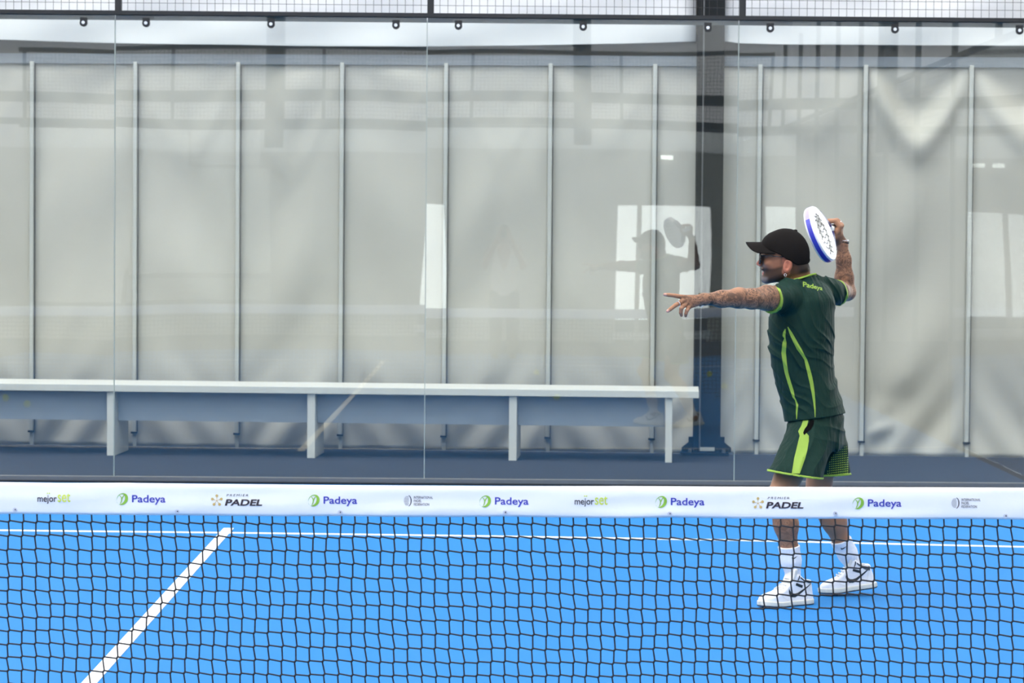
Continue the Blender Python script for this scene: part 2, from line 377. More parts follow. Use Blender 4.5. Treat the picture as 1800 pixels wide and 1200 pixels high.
# ------------------------------------------------------------------ steel column
colp = atTarp(1246, 806, -0.35); cx = PY(1246, 450, 12.69)[0]; cy0 = 12.67
co = empty('steel_column', (cx, cy0 + 0.08, 0)); tag(co, 'dark anthracite steel column standing behind the glass at the end of the bench', 'column')
hw = 0.098
mb = MB(); mb.box(cx - hw, cx + hw, cy0, cy0 + 0.014, 0.03, 5.2); mb.box(cx - hw, cx + hw, cy0 + 0.106, cy0 + 0.12, 0.03, 5.2); mb.box(cx - 0.075, cx + 0.075, cy0 + 0.014, cy0 + 0.106, 0.03, 5.2)
mb.build('shaft', COLM, co)
MB().box(cx - hw - 0.09, cx + hw + 0.06, cy0 - 0.08, cy0 + 0.13, -0.002, 0.02).build('base_plate', COLM, co, bevel=0.002)
for s in (-1, 1):
    MB().prism([(0, 0), (0.085, 0), (0.085, 0.03), (0.035, 0.07), (0.035, 0.11), (0, 0.11)], ((cx + s * hw, cy0 + 0.05, 0.02), (s, 0, 0), (0, 0, 1), (0, 1, 0)), 0.02).build('gusset', COLM, co)
for bx, by in ((-0.13, -0.05), (0.12, -0.05)):
    MB().bar((cx + bx, cy0 + by, 0.02), (cx + bx, cy0 + by, 0.045), 0.014, 6).build('anchor_bolt', FLANGE, co)
MB().box(cx - 0.055, cx + 0.055, cy0 - 0.012, cy0 - 0.001, 0.030, 0.058).build('packing_plate', ALU, co)
MB().bar((cx - 0.056, cy0 - 0.008, 0.03), (cx - 0.056, cy0 - 0.008, 5.0), 0.0055, 8).build('grey_rod', FLANGE, co)  # thin grey rod running up the column face
local(co)

# ------------------------------------------------------------------ bench
bench_l = [PZ(194.5, 800), PZ(548, 803.5), PZ(901.5, 808), PZ(1175, 812.5)]
ang = math.atan2(bench_l[3][1] - bench_l[0][1], bench_l[3][0] - bench_l[0][0])
be = empty('bench', (bench_l[0][0], bench_l[0][1], 0)); be.rotation_euler.z = ang
tag(be, 'long white bench with slab legs standing behind the glass', 'bench')
lx = [math.hypot(b[0] - bench_l[0][0], b[1] - bench_l[0][1]) for b in bench_l]
sp = lx[1] - lx[0]
seat_end = lx[3] + 52 * 20.4 / FPX
ts = MB().box(-1.9, seat_end, -0.02, 0.62, 0.462, 0.512).build('seat', BENCH, be, bevel=0.003)
for x in [-sp] + lx:
    w = 0.028 if x < lx[3] - 0.01 else 0.024
    MB().box(x - w, x + w, 0.0, 0.52, -0.002, 0.462).build('leg', BENCH, be, bevel=0.002)
allx = [-1.85] + [-sp] + lx
for a, b in zip(allx[:-1], allx[1:]):
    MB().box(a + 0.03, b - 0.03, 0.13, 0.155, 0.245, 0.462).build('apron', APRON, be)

# ------------------------------------------------------------------ padel balls on the near half (mirrored in the glass)
def uv_ball(r, n=20, m=12):
    V = []; F = []
    for j in range(m + 1):
        t = math.pi * j / m
        for i in range(n): V.append((r * math.sin(t) * math.cos(2 * math.pi * i / n), r * math.sin(t) * math.sin(2 * math.pi * i / n), r * math.cos(t)))
    for j in range(m):
        for i in range(n): F.append((j * n + i, (j + 1) * n + i, (j + 1) * n + (i + 1) % n, j * n + (i + 1) % n))
    return V, F
BV, BF = uv_ball(0.033)
SEAM = mat('pale_ball_seam', (0.8, 0.82, 0.7, 1), 0.8, 0.05, 100)
ball_spots = [(970, 706, 'centre'), (1240, 661, 'column'), (2, 703, 'left'), (40, 714, 'left2'), (932, 660, 'mid'), (1268, 683, 'right')]
ball_lab = ['yellow padel ball mirrored below the bench seat left of the bench end', 'yellow padel ball mirrored on the dark column above the bench', 'yellow padel ball mirrored at the left edge below the bench seat',
            'yellow padel ball mirrored near the left edge, lower of two', 'small yellow padel ball mirrored just above the bench seat', 'yellow padel ball mirrored beside the column foot on the tarpaulin']
ball_me = None
for (x, y, w), lab in zip(ball_spots, ball_lab):
    q = PZ(x, y); Yr = 20 - q[1]
    e = empty('padel_ball', (q[0], Yr, 0.033)); tag(e, lab, 'ball', 'yellow balls lying on the near half of the court')
    if ball_me is None:
        o = rawmesh('felt', BV, BF, BALL, e, True); ball_me = o.data
        pts = []
        for i in range(41):
            t = 2 * math.pi * i / 40; a = 0.75 * math.cos(2 * t) * 0.6
            pts.append((0.0335 * math.cos(a) * math.cos(t), 0.0335 * math.cos(a) * math.sin(t), 0.0335 * math.sin(a)))
        s = MB().tube(pts, 0.0012, 5).build('seam', SEAM, e); seam_me = s.data
    else:
        for nm, me in (('felt', ball_me), ('seam', seam_me)):
            o = bpy.data.objects.new(nm, me); COL.objects.link(o); o.parent = e

# ------------------------------------------------------------------ text helper
def text_geo(s, size=1.0, bold=0.0, shear=0.0, sx=1.0, spacing=1.0):
    cu = bpy.data.curves.new('lettering', 'FONT'); cu.body = s; cu.size = size; cu.offset = bold; cu.shear = shear; cu.space_character = spacing; cu.resolution_u = 4
    ob = bpy.data.objects.new('lettering', cu); COL.objects.link(ob)
    dg = bpy.context.evaluated_depsgraph_get(); dg.update()
    me = bpy.data.meshes.new_from_object(ob.evaluated_get(dg))
    V = np.array([v.co[:] for v in me.vertices]).reshape(-1, 3)[:, :2]; F = [tuple(p.vertices) for p in me.polygons]
    bpy.data.objects.remove(ob); bpy.data.curves.remove(cu); bpy.data.meshes.remove(me)
    V = V.copy(); V[:, 0] *= sx
    return V, F
def fit_text(s, x0, x1, y0, y1, **kw):
    "text scaled to fill the box"
    V, F = text_geo(s, **kw)
    a = V.min(0); b = V.max(0)
    V = (V - a) / (b - a) * np.array([x1 - x0, y1 - y0]) + np.array([x0, y0])
    return V, F

# ------------------------------------------------------------------ the net
net = empty('padel_net', (1.45, 0, 0)); tag(net, 'black cord padel net with white printed top band across the foreground', 'net')
top_px = [(-3000, 846), (0, 847.6), (110, 849.2), (228, 848.8), (235, 849.2), (340, 850.5), (600, 853), (700, 853.6), (880, 854.6), (1015, 854.6), (1100, 854.4), (1250, 855.4), (1450, 856.2), (1600, 856.6), (1800, 857.4), (4800, 866)]
bot_px = [(-3000, 899), (0, 903), (27, 902.6), (180, 904.4), (312, 905.2), (360, 905.8), (500, 907), (598, 906.6), (700, 908), (800, 908.4), (888, 907.2), (1000, 909.4), (1100, 910.4), (1177, 909), (1300, 911), (1450, 911.4), (1468, 911.0), (1600, 912.2), (1700, 911.6), (1800, 912.8), (4800, 924)]
tp = np.array([PY(a, b, 0)[[0, 2]] for a, b in top_px]); bp_ = np.array([PY(a, b, 0)[[0, 2]] for a, b in bot_px])
def ztop(x): return float(np.interp(x, tp[:, 0], tp[:, 1]))
def zbot(x): return float(np.interp(x, bp_[:, 0], bp_[:, 1]))
def bandY(x, z):
    zt = ztop(x); zb = zbot(x); w = (zt - z) / (zt - zb)
    return -0.006 + 0.0010 * math.sin(5.1 * x + 1.2) * math.sin(9 * w + 3 * x) + 0.0009 * math.sin(17 * x + 4 * w) * w + 0.003 * (2 * w - 1) ** 6
nx, nz = 900, 12; V = []; F = []
for side in (0, 1):
    for j in range(nz + 1):
        for i in range(nx + 1):
            x = -4.97 + 9.94 * i / nx; z = ztop(x) + (zbot(x) - ztop(x)) * j / nz
            V.append((x, bandY(x, z) if side == 0 else 0.012 - bandY(x, z) * 0.5 - 0.004 * (2 * j / nz - 1) ** 4, z))
n1 = (nx + 1) * (nz + 1)
for j in range(nz):
    for i in range(nx):
        a = j * (nx + 1) + i; F.append((a, a + nx + 1, a + nx + 2, a + 1)); F.append((n1 + a, n1 + a + 1, n1 + a + nx + 2, n1 + a + nx + 1))
for j in (0, nz):
    for i in range(nx):
        a = j * (nx + 1) + i; q = (a, a + 1, n1 + a + 1, n1 + a); F.append(q if j == 0 else q[::-1])
band = rawmesh('top_band', V, F, BAND, net, True)
INK = mat('dark_print', srgb(52, 40, 48), 0.5, 0.05, 50); PURPLE = mat('indigo_print', srgb(58, 58, 170), 0.5, 0.05, 50)
GREENP = mat('leaf_green_print', srgb(140, 185, 60), 0.5, 0.06, 40); LIMEP = mat('yellow_green_print', srgb(215, 225, 80), 0.5, 0.05, 40); GOLD = mat('sand_print', srgb(205, 175, 105), 0.5, 0.05, 40)
def on_band(V2, F, name, m, parent):
    "V2 in photo pixels measured on the band plane"
    V3 = []
    for a, b in V2:
        q = PY(a, b, 0); V3.append((q[0], bandY(q[0], q[2]) - 0.0011, q[2]))
    o = rawmesh(name, V3, F, m, parent, False)
    return o
def flip(VF): return VF
def px_text(s, x0, x1, yb, yt, tilt=0.0, **kw):
    V, F = fit_text(s, x0, x1, -yb, -yt, **kw); V = V.copy(); V[:, 1] *= -1; V[:, 1] += (V[:, 0] - x0) * tilt
    return V, F
def ring_poly(cx, cy, rx, ry, rot, cx2, cy2, rx2, ry2, rot2, n=40):
    V = []; F = []
    for k in range(n):
        t = 2 * math.pi * k / n
        for (c, d, a, b, r) in ((cx, cy, rx, ry, rot), (cx2, cy2, rx2, ry2, rot2)):
            u = a * math.cos(t); v = b * math.sin(t); V.append((c + u * math.cos(r) - v * math.sin(r), d + u * math.sin(r) + v * math.cos(r)))
    for k in range(n):
        a = 2 * k; b = 2 * ((k + 1) % n); F.append((a, b, b + 1, a + 1))
    return V, F
def disc_poly(cx, cy, r, n=14):
    return [(cx + r * math.cos(2 * math.pi * k / n), cy + r * math.sin(2 * math.pi * k / n)) for k in range(n)], [tuple(range(n))]
def stroke_poly(pts, w):
    V = []; F = []; pts = [np.array(p, float) for p in pts]
    for i, p in enumerate(pts):
        d = pts[min(i + 1, len(pts) - 1)] - pts[max(i - 1, 0)]; d /= np.linalg.norm(d) + 1e-9; n_ = np.array([-d[1], d[0]])
        ww = w if np.isscalar(w) else w[i]
        V += [tuple(p + n_ * ww / 2), tuple(p - n_ * ww / 2)]
    for i in range(len(pts) - 1): F.append((2 * i, 2 * i + 1, 2 * i + 3, 2 * i + 2))
    return V, F
def merge(*vf):
    V = []; F = []
    for v, f in vf:
        o = len(V); V += [tuple(q) for q in v]; F += [tuple(i + o for i in q) for q in f]
    return V, F
TILT = 0.006
def logo_padeya(x, y):     # x,y: centre of the round mark
    e = on_band(*merge(ring_poly(x, y, 11, 9.6, -0.9, x - 2.6, y + 0.2, 9.4, 6.6, -1.05),
                       stroke_poly([(x - 3.5, y + 8), (x - 1.5, y + 4), (x - 1.0, y), (x + 1.0, y - 4), (x + 4, y - 8)], [1.2, 1.8, 2.0, 1.8, 1.0]),
                       stroke_poly([(x - 1.0, y + 0.5), (x - 2.2, y - 4), (x - 4.8, y - 6.5)], [1.2, 1.6, 0.8])), 'round_mark', GREENP, band)
    on_band(*px_text('Padeya', x + 17, x + 76, y + 9.4 + 0.3, y - 7.2, TILT, bold=0.014, sx=1.2), 'printed_word', PURPLE, e)
def logo_premier(x, y):
    vf = [disc_poly(x, y, 1.4, 10)]
    for k in range(5):
        t = -math.pi / 2 + 2 * math.pi * k / 5; vf.append(disc_poly(x + 8.3 * math.cos(t), y + 8.3 * math.sin(t), 2.55)); vf.append(stroke_poly([(x + 1.5 * math.cos(t), y + 1.5 * math.sin(t)), (x + 6.5 * math.cos(t), y + 6.5 * math.sin(t))], [0.4, 1.5]))
    e = on_band(*merge(*vf), 'star_mark', GOLD, band)
    on_band(*px_text('PREMIER', x + 17, x + 55, y - 7.4, y - 11.2, TILT, spacing=1.35, shear=0.2, bold=0.0), 'printed_word', INK, e)
    on_band(*px_text('PADEL', x + 14, x + 80, y + 9.0, y - 2.4, TILT, bold=0.034, shear=0.18, sx=1.1), 'printed_word', INK, e)
def logo_mejor(x, y):      # x left end, y baseline of x-height centre
    e = on_band(*px_text('mejor', x, x + 34, y + 9.5, y - 5.4, TILT, bold=0.012, sx=0.8), 'printed_word', INK, band)
    on_band(*px_text('set', x + 35.5, x + 58, y + 6.2, y - 9.8, TILT, bold=0.010), 'printed_word', LIMEP, e)
    on_band(*merge(disc_poly(x + 17.6, y - 9.3, 1.3, 8), disc_poly(x + 21, y - 9.3, 1.3, 8)), 'dot_mark', LIMEP, e)
def logo_ipf(x, y):        # x,y: centre of the mark
    vf = []
    for k in range(9):
        yy = y - 7.6 + 1.9 * k; l = 8.2 * math.sqrt(max(0.05, 1 - ((yy - y) / 9.6) ** 2)); vf.append(stroke_poly([(x + 2 - l, yy), (x + 3 - abs(yy - y) * 0.1, yy)], 0.5))
    e = on_band(*merge(*vf), 'striped_mark', INK, band)
    arc = [(x + 2 + 5.6 * math.cos(t) - 0.8, y + 9.6 * math.sin(t)) for t in np.linspace(-1.35, 1.35, 14)]
    on_band(*stroke_poly(arc, list(0.5 + 1.3 * np.sin(np.linspace(0.25, math.pi - 0.25, 14)))), 'arc_mark', INK, e)
    for i, (s, w) in enumerate((('INTERNATIONAL', 33.5), ('PADEL', 13.5), ('FEDERATION', 27))):
        on_band(*px_text(s, x + 11.5, x + 11.5 + w, y - 3.6 + 6.05 * i, y - 8.2 + 6.05 * i, TILT, bold=0.004), 'printed_word', INK, e)
logo_mejor(66.5, 875.5); logo_mejor(1010, 880.5)
for a, b in ((215.5, 876.5), (552, 879), (853, 880.5), (1162, 881.5), (1508, 884)): logo_padeya(a, b)
logo_premier(381.5, 879); logo_premier(1332, 883.8)
logo_ipf(716, 879.5); logo_ipf(1678, 883.5)
RIV = mat('grey_rivet', (0.66, 0.66, 0.72, 1), 0.4, 0.1, 90, metal=0.4)
for a, b in ((27, 895.5), (312, 898.5), (598, 900), (888, 900), (1177, 902.5), (1468, 902), (1767, 906.5), (-262, 893), (2060, 908)):
    q = PY(a, b, 0); y = bandY(q[0], q[2])
    r = MB().bar((q[0], y - 0.002, q[2]), (q[0], y + 0.002, q[2]), 0.0070, 14).build('rivet', RIV, net)
    MB().bar((q[0] + 0.001, y - 0.004, q[2] + 0.001), (q[0] + 0.001, y - 0.001, q[2] + 0.001), 0.0019, 8).build('rivet_pin', CORD, r)
# knotted cords: every knot is a short diagonal between a top right and a bottom left end
S = 0.0404; KX = 0.0024; NC = int(9.9 / S); NR = 20
x_first = PY(17.2, 922, 0)[0]; i0 = -int((x_first + 4.93) / S)
def node(i, j):
    x = x_first + (i + i0) * S + 0.0035 * math.sin(0.31 * j + 0.19 * i) + 0.0022 * math.sin(0.83 * i + 1.7 * j) - 0.0009 * j * max(0, 1 - abs(x_first + (i + i0) * S) / 1.6)
    zt = zbot(x_first + (i + i0) * S)
    z = zt - 0.0225 - j * S - 0.004 * math.sin(0.115 * (i + i0) + 0.35 * j + 0.6) * min(j, 6) / 6 - 0.0016 * math.sin(1.13 * i + 0.9 * j)
    y = 0.001 + 0.003 * math.sin(0.2 * i + 0.3 * j)
    return Vector((x, y, z))
mb = MB(); r = 0.0025
TRv = Vector((KX * 0.8, 0, KX)); BLv = Vector((-KX * 0.8, 0, -KX))
for i in range(NC):
    for j in range(NR):
        c = node(i, j); tr = c + TRv; bl = c + BLv
        if tr.z < 0.02: continue
        mb.bar(tr, bl, r * 1.28, 5, caps=True)
        up = (node(i, j - 1) + BLv) if j else Vector((c.x - 0.0005, 0.003, zbot(c.x) + 0.015))
        mb.bar(up, tr, r, 5, caps=False)
        if i < NC - 1: mb.bar(tr, node(i + 1, j) + BLv, r, 5, caps=False)
mb.build('cord_mesh', CORD, net, smooth=True)
for s in (-1, 1):
    MB().box(s * 5.0 - 0.035, s * 5.0 + 0.035, -0.035, 0.035, -0.002, 0.95).build('net_post', BLACK, net)
local(net)

# ------------------------------------------------------------------ signed distance modelling
f32 = np.float32
def V3(*a): return np.array(a, f32)
def vlen(q): return np.sqrt((q * q).sum(-1))
def cone(p, a, b, ra, rb):
    a = np.asarray(a, f32); b = np.asarray(b, f32); ab = b - a
    t = np.clip(((p - a) @ ab) / max(float(ab @ ab), 1e-9), 0, 1)
    return vlen(p - a - t[:, None] * ab) - (ra + (rb - ra) * t)
def ellip(p, c, r, A=None):
    q = p - np.asarray(c, f32)
    if A is not None: q = q @ np.asarray(A, f32).T
    r = np.asarray(r, f32); k0 = vlen(q / r); k1 = vlen(q / (r * r))
    return k0 * (k0 - 1) / np.maximum(k1, 1e-6)
def smin(a, b, k):
    h = np.clip(0.5 + 0.5 * (b - a) / k, 0, 1)
    return b + (a - b) * h - k * h * (1 - h)
def smax(a, b, k): return -smin(-a, -b, k)
def plane(p, o, n):
    n = np.asarray(n, f32); n = n / np.linalg.norm(n)
    return (p - np.asarray(o, f32)) @ n
def loft(p, zs, cx, cy, ra, rb, ang, ex=2.0):
    "vertical loft of ellipses: half widths ra along the side axis, rb along the front axis turned by ang"
    z = p[:, 2]; I = lambda t: np.interp(z, zs, t).astype(f32)
    a = I(ang); ca = np.cos(a); sa = np.sin(a); dx = p[:, 0] - I(cx); dy = p[:, 1] - I(cy)
    u = dx * ca + dy * sa; v = -dx * sa + dy * ca; A = I(ra); B = I(rb)
    k = (np.abs(u / A) ** ex + np.abs(v / B) ** ex) ** (1.0 / ex)
    return (k - 1) * np.minimum(A, B) * 0.95
def smooth_tab(zs, cols, n=60):
    "densify a table with monotone-ish smooth interpolation"
    zs = np.array(zs, float); o = np.argsort(zs); zs = zs[o]; zz = np.linspace(zs[0], zs[-1], n); out = []
    for c in cols:
        c = np.array(c, float)[o]; g = np.gradient(c, zs); i = np.clip(np.searchsorted(zs, zz) - 1, 0, len(zs) - 2); h = zs[i + 1] - zs[i]; t = (zz - zs[i]) / h
        out.append((2 * t**3 - 3 * t**2 + 1) * c[i] + (t**3 - 2 * t**2 + t) * h * g[i] + (-2 * t**3 + 3 * t**2) * c[i + 1] + (t**3 - t**2) * h * g[i + 1])
    return zz, out
def sdf_mesh(f, lo, hi, h, extra=0.0):
    lo = np.asarray(lo, float); hi = np.asarray(hi, float); B = 8
    nb = np.ceil((hi - lo) / (h * B)).astype(int)
    g = np.stack(np.meshgrid(*[np.arange(k) for k in nb], indexing='ij'), -1).reshape(-1, 3)
    def ev(q):
        return np.concatenate([f(q[i:i + 300000].astype(f32)) for i in range(0, len(q), 300000)]) if len(q) else np.zeros(0, f32)
    fc = ev(lo + (g + 0.5) * (h * B)); g = g[np.abs(fc) < h * B * 0.87 * 1.45 + extra]
    l = np.stack(np.meshgrid(*[np.arange(B)] * 3, indexing='ij'), -1).reshape(-1, 3)
    ijk = (g[:, None, :] * B + l[None]).reshape(-1, 3); N = nb * B + 2
    val = ev(lo + ijk * h); key = (ijk[:, 0].astype(np.int64) * N[1] + ijk[:, 1]) * N[2] + ijk[:, 2]
    o = np.argsort(key); key = key[o]; val = val[o]; ijk = ijk[o]
    st = np.array([N[1] * N[2], N[2], 1], np.int64)
    near = np.where(np.abs(val) < 3.2 * h)[0]
    off = [(a, b, c) for a in (0, 1) for b in (0, 1) for c in (0, 1)]
    cv = np.zeros((len(near), 8), f32); ok = np.ones(len(near), bool)
    for n, d in enumerate(off):
        kk = key[near] + int(np.dot(d, st)); ix = np.minimum(np.searchsorted(key, kk), len(key) - 1); ok &= key[ix] == kk; cv[:, n] = val[ix]
    sg = cv < 0; act = ok & sg.any(1) & ~sg.all(1)
    ci = near[act]; cv = cv[act]; sg = sg[act]; ck = key[ci]
    acc = np.zeros((len(ci), 3)); cnt = np.zeros(len(ci)); offa = np.array(off, float)
    for a in range(8):
        for b in range(a + 1, 8):
            if np.abs(offa[a] - offa[b]).sum() == 1:
                m = sg[:, a] != sg[:, b]; t = cv[m, a] / (cv[m, a] - cv[m, b]); acc[m] += offa[a] + t[:, None] * (offa[b] - offa[a]); cnt[m] += 1
    V = lo + (ijk[ci] + acc / cnt[:, None]) * h; Q = []
    for ax in range(3):
        n1 = [i for i, d in enumerate(off) if sum(d) == 1 and d[ax] == 1][0]
        m = sg[:, 0] != sg[:, n1]; b, c = st[(ax + 1) % 3], st[(ax + 2) % 3]; k0 = ck[m]; good = np.ones(m.sum(), bool); ids = []
        for kk in (k0, k0 - b, k0 - b - c, k0 - c):
            ix = np.minimum(np.searchsorted(ck, kk), len(ck) - 1); good &= ck[ix] == kk; ids.append(ix)
        q = np.stack(ids, 1); fl = ~sg[m][:, 0]; q[fl] = q[fl][:, ::-1]; Q.append(q[good])
    Q = np.concatenate(Q); e = h * 0.5
    for _ in range(2):
        f0 = ev(V); G = np.stack([ev(V + np.eye(3)[i] * e) - ev(V - np.eye(3)[i] * e) for i in range(3)], 1) / (2 * e)
        G2 = (G * G).sum(1); st_ = np.clip(f0 / np.maximum(G2, 0.25), -h * 0.6, h * 0.6); V = V - G * st_[:, None] * 0.9
    return V, Q
def quadmesh(name, V, Q, mats, parent=None):
    me = bpy.data.meshes.new(name); me.vertices.add(len(V)); me.vertices.foreach_set('co', np.asarray(V, f32).ravel())
    me.loops.add(Q.size); me.loops.foreach_set('vertex_index', Q.astype(np.int32).ravel()); me.polygons.add(len(Q))
    me.polygons.foreach_set('loop_start', np.arange(0, Q.size, 4, dtype=np.int32)); me.polygons.foreach_set('loop_total', np.full(len(Q), 4, np.int32))
    me.update(calc_edges=True); me.validate(); me.polygons.foreach_set('use_smooth', [True] * len(me.polygons))
    for q in (mats if isinstance(mats, (list, tuple)) else [mats]): me.materials.append(q)
    ob = bpy.data.objects.new(name, me); COL.objects.link(ob)
    if parent: ob.parent = parent
    return ob
def attr(ob, name, val):
    a = ob.data.attributes.new(name, 'FLOAT', 'POINT'); a.data.foreach_set('value', np.asarray(val, f32))
def attr_col(ob, name, rgb):
    a = ob.data.attributes.new(name, 'FLOAT_COLOR', 'POINT'); c = np.ones((len(rgb), 4), f32); c[:, :3] = rgb; a.data.foreach_set('color', c.ravel())
def trace(O, D, f, tmax=2.0, it=70):
    O = np.asarray(O, f32); D = np.asarray(D, f32); t = np.zeros(len(O), f32)
    for _ in range(it):
        t += f(O + D * t[:, None]) * 0.85; t = np.minimum(t, tmax)
    p = O + D * t[:, None]
    return p, np.abs(f(p)) < 0.007
def decal(name, V2, F, to_ray, f, m, parent, off=0.0016, tmax=2.0):
    O, D = to_ray(np.asarray(V2, float)); p, ok = trace(O, D, f, tmax); p = p - np.asarray(D, f32) * off
    F = [q for q in F if all(ok[i] for i in q)]
    return rawmesh(name, p, F, m, parent, True)
def cam_ray(d0):
    "print laid out on the garment, from the side it is worn on"
    def g(V2):
        O = np.array([P(a, b, d0) for a, b in V2]); D = O - CPOS; D /= np.linalg.norm(D, axis=1)[:, None]; return O, D
    return g
def dense(VF, maxlen, loops=5):
    V, F = VF; bm = bmesh.new(); vs = [bm.verts.new((v[0], v[1], 0)) for v in V]
    for q in F:
        try: bm.faces.new([vs[i] for i in q])
        except ValueError: pass
    bmesh.ops.triangulate(bm, faces=bm.faces)
    for _ in range(loops):
        es = [e for e in bm.edges if e.calc_length() > maxlen]
        if not es: break
        bmesh.ops.subdivide_edges(bm, edges=es, cuts=1); bmesh.ops.triangulate(bm, faces=bm.faces)
    bm.verts.index_update(); out = [(v.co.x, v.co.y) for v in bm.verts], [tuple(v.index for v in q.verts) for q in bm.faces]; bm.free()
    return out
def strip(rows, sub=5, across=4):
    "rows (x,y,w) -> quad strip, finely divided"
    rows = np.array(rows, float); n = len(rows); tt = np.linspace(0, n - 1, (n - 1) * sub + 1); R = np.stack([np.interp(tt, np.arange(n), rows[:, k]) for k in range(3)], 1); V = []; F = []
    for i in range(len(R)):
        for a in range(across + 1): V.append((R[i, 0] + (a / across - 0.5) * R[i, 2], R[i, 1]))
    w = across + 1
    for i in range(len(R) - 1):
        for a in range(across): F.append((i * w + a, (i + 1) * w + a, (i + 1) * w + a + 1, i * w + a + 1))
    return V, F

# ------------------------------------------------------------------ player: joints
DS = 12.72
LSH, LEL, LWR = P(1380, 522, 12.58), P(1322, 525, 12.33), P(1239, 525.5, 12.22)
RSH, REL, RWR = P(1456, 512, 12.88), P(1489, 513, 13.12), P(1480.5, 429, 13.08)
NECKB, HEADC = P(1404, 503, 12.73), P(1383.5, 467, 12.70)
LHIP, RHIP = P(1417, 752, 12.63), P(1452, 750, 12.83)
LKN, LAN = P(1370, 878, 12.53), P(1396, 1022, 12.60)
RKN, RAN = P(1437, 874, 12.86), P(1507, 1008, 12.98)
hf = np.array([-0.988, 0.155, 0.0]); hl = np.array([-0.155, -0.988, 0.0]); hu = np.array([0, 0, 1.0])
_t = math.radians(2.0); hf, hu = hf * math.cos(_t) + hu * math.sin(_t), hu * math.cos(_t) - hf * math.sin(_t)
HM = np.stack([hf, hl, hu]).astype(f32)            # world -> head axes (forward, left, up)
HC = np.asarray(HEADC, f32)
def H(f, l, u): return HEADC + hf * f + hl * l + hu * u

def head_sdf(p): return near(p, HEADC - CU * 0.02, 0.26, head_full)
def head_full(p):
    q = (p - HC) @ HM.T; ql = q.copy(); ql[:, 1] = np.abs(ql[:, 1]); E = lambda c, r: ellip(q, c, r)
    S = lambda c, r: ellip(ql, c, r)
    d = E((0.006, 0, 0.048), (0.098, 0.074, 0.088))
    d = smin(d, E((0.045, 0, 0.0), (0.066, 0.058, 0.075)), 0.03)                    # face
    d = smin(d, cone(ql, (0.005, 0.050, -0.030), (0.085, 0.016, -0.063), 0.021, 0.020), 0.025)   # jaw
    d = smin(d, E((0.092, 0, -0.062), (0.021, 0.022, 0.019)), 0.014)                # chin
    d = smin(d, cone(q, (0.108, 0, 0.035), (0.127, 0, 0.004), 0.008, 0.0095), 0.011)  # nose
    d = smin(d, S((0.117, 0.010, -0.002), (0.011, 0.008, 0.007)), 0.006)
    d = smin(d, cone(ql, (0.108, 0.0, 0.044), (0.092, 0.04, 0.043), 0.009, 0.010), 0.012)   # brow
    d = smin(d, S((0.080, 0.038, 0.006), (0.022, 0.022, 0.017)), 0.014)             # cheek
    d = smax(d, -S((0.118, 0.032, 0.025), (0.017, 0.017, 0.011)), 0.010)            # eye socket
    d = smin(d, S((0.093, 0.032, 0.025), (0.011, 0.012, 0.011)), 0.004)             # eyeball with lids
    d = smin(d, E((0.104, 0, -0.020), (0.011, 0.026, 0.0085)), 0.006)               # upper lip, moustache
    d = smin(d, E((0.101, 0, -0.038), (0.009, 0.020, 0.0065)), 0.005)               # lower lip
    d = smax(d, -E((0.114, 0, -0.030), (0.011, 0.026, 0.0028)), 0.004)
    ear = ellip(ql, (-0.006, 0.077, -0.001), (0.019, 0.0095, 0.033), np.array([[0.97, 0.1, 0.2], [-0.1, 0.99, 0], [-0.2, 0, 0.98]]))
    ear = smax(ear, -ellip(ql, (-0.004, 0.086, 0.004), (0.0115, 0.0085, 0.021)), 0.005)
    ear = smin(ear, ellip(ql, (0.002, 0.078, 0.000), (0.005, 0.005, 0.010)), 0.004)
    d = smin(d, ear, 0.006)
    d = smin(d, E((-0.074, 0, -0.012), (0.027, 0.050, 0.030)), 0.02)                # nape hair
    nb = (NECKB.astype(f32) - HC) @ HM.T
    d = smin(d, cone(q, (-0.022, 0, -0.01), nb, 0.056, 0.064), 0.03)
    d = smin(d, cone(ql, (-0.012, 0.052, -0.035), (nb[0] + 0.04, 0.018, nb[2]), 0.013, 0.012), 0.016)   # neck muscle
    return d
def lerp(a, b, t): return np.asarray(a) * (1 - t) + np.asarray(b) * t
def near(p, c, R, f, *a):
    "evaluate f only inside the ball c,R; outside return a safe positive bound"
    r = vlen(p - np.asarray(c, f32)); m = r < R; d = r - f32(R * 0.80)
    if m.any(): d[m] = f(p[m], *a)
    return d
def chain(p, pts, rs, k=0.004):
    d = None
    for a, b, ra, rb in zip(pts[:-1], pts[1:], rs[:-1], rs[1:]):
        e = cone(p, a, b, ra, rb); d = e if d is None else smin(d, e, k)
    return d
L_FING = [  # pixel chains of the pointing hand: index, middle, ring, little, thumb (hidden side)
    ([(1203, 522.5, 12.190), (1187, 519.6, 12.178), (1176, 518.2, 12.172), (1168.5, 517.6, 12.168)], [.0105, .0088, .0080, .0068]),
    ([(1199, 529.5, 12.178), (1187, 536.5, 12.160), (1178.5, 543, 12.150), (1173.5, 546.8, 12.146)], [.0105, .0088, .0080, .0068]),
    ([(1203.5, 535.5, 12.180), (1197.5, 541.5, 12.160), (1196.8, 549, 12.165), (1197.8, 554, 12.172)], [.0105, .0088, .0080, .0068]),
    ([(1211.5, 539, 12.188), (1207.5, 545.5, 12.170), (1205.8, 551, 12.172), (1205.3, 555, 12.178)], [.0100, .0080, .0072, .0062]),
    ([(1229, 524, 12.245), (1215, 523, 12.268), (1205, 525, 12.278), (1198, 527, 12.282)], [.0125, .0105, .0095, .0078])]
def left_hand(p): return near(p, P(1205, 530, 12.2), 0.17, left_hand_full)
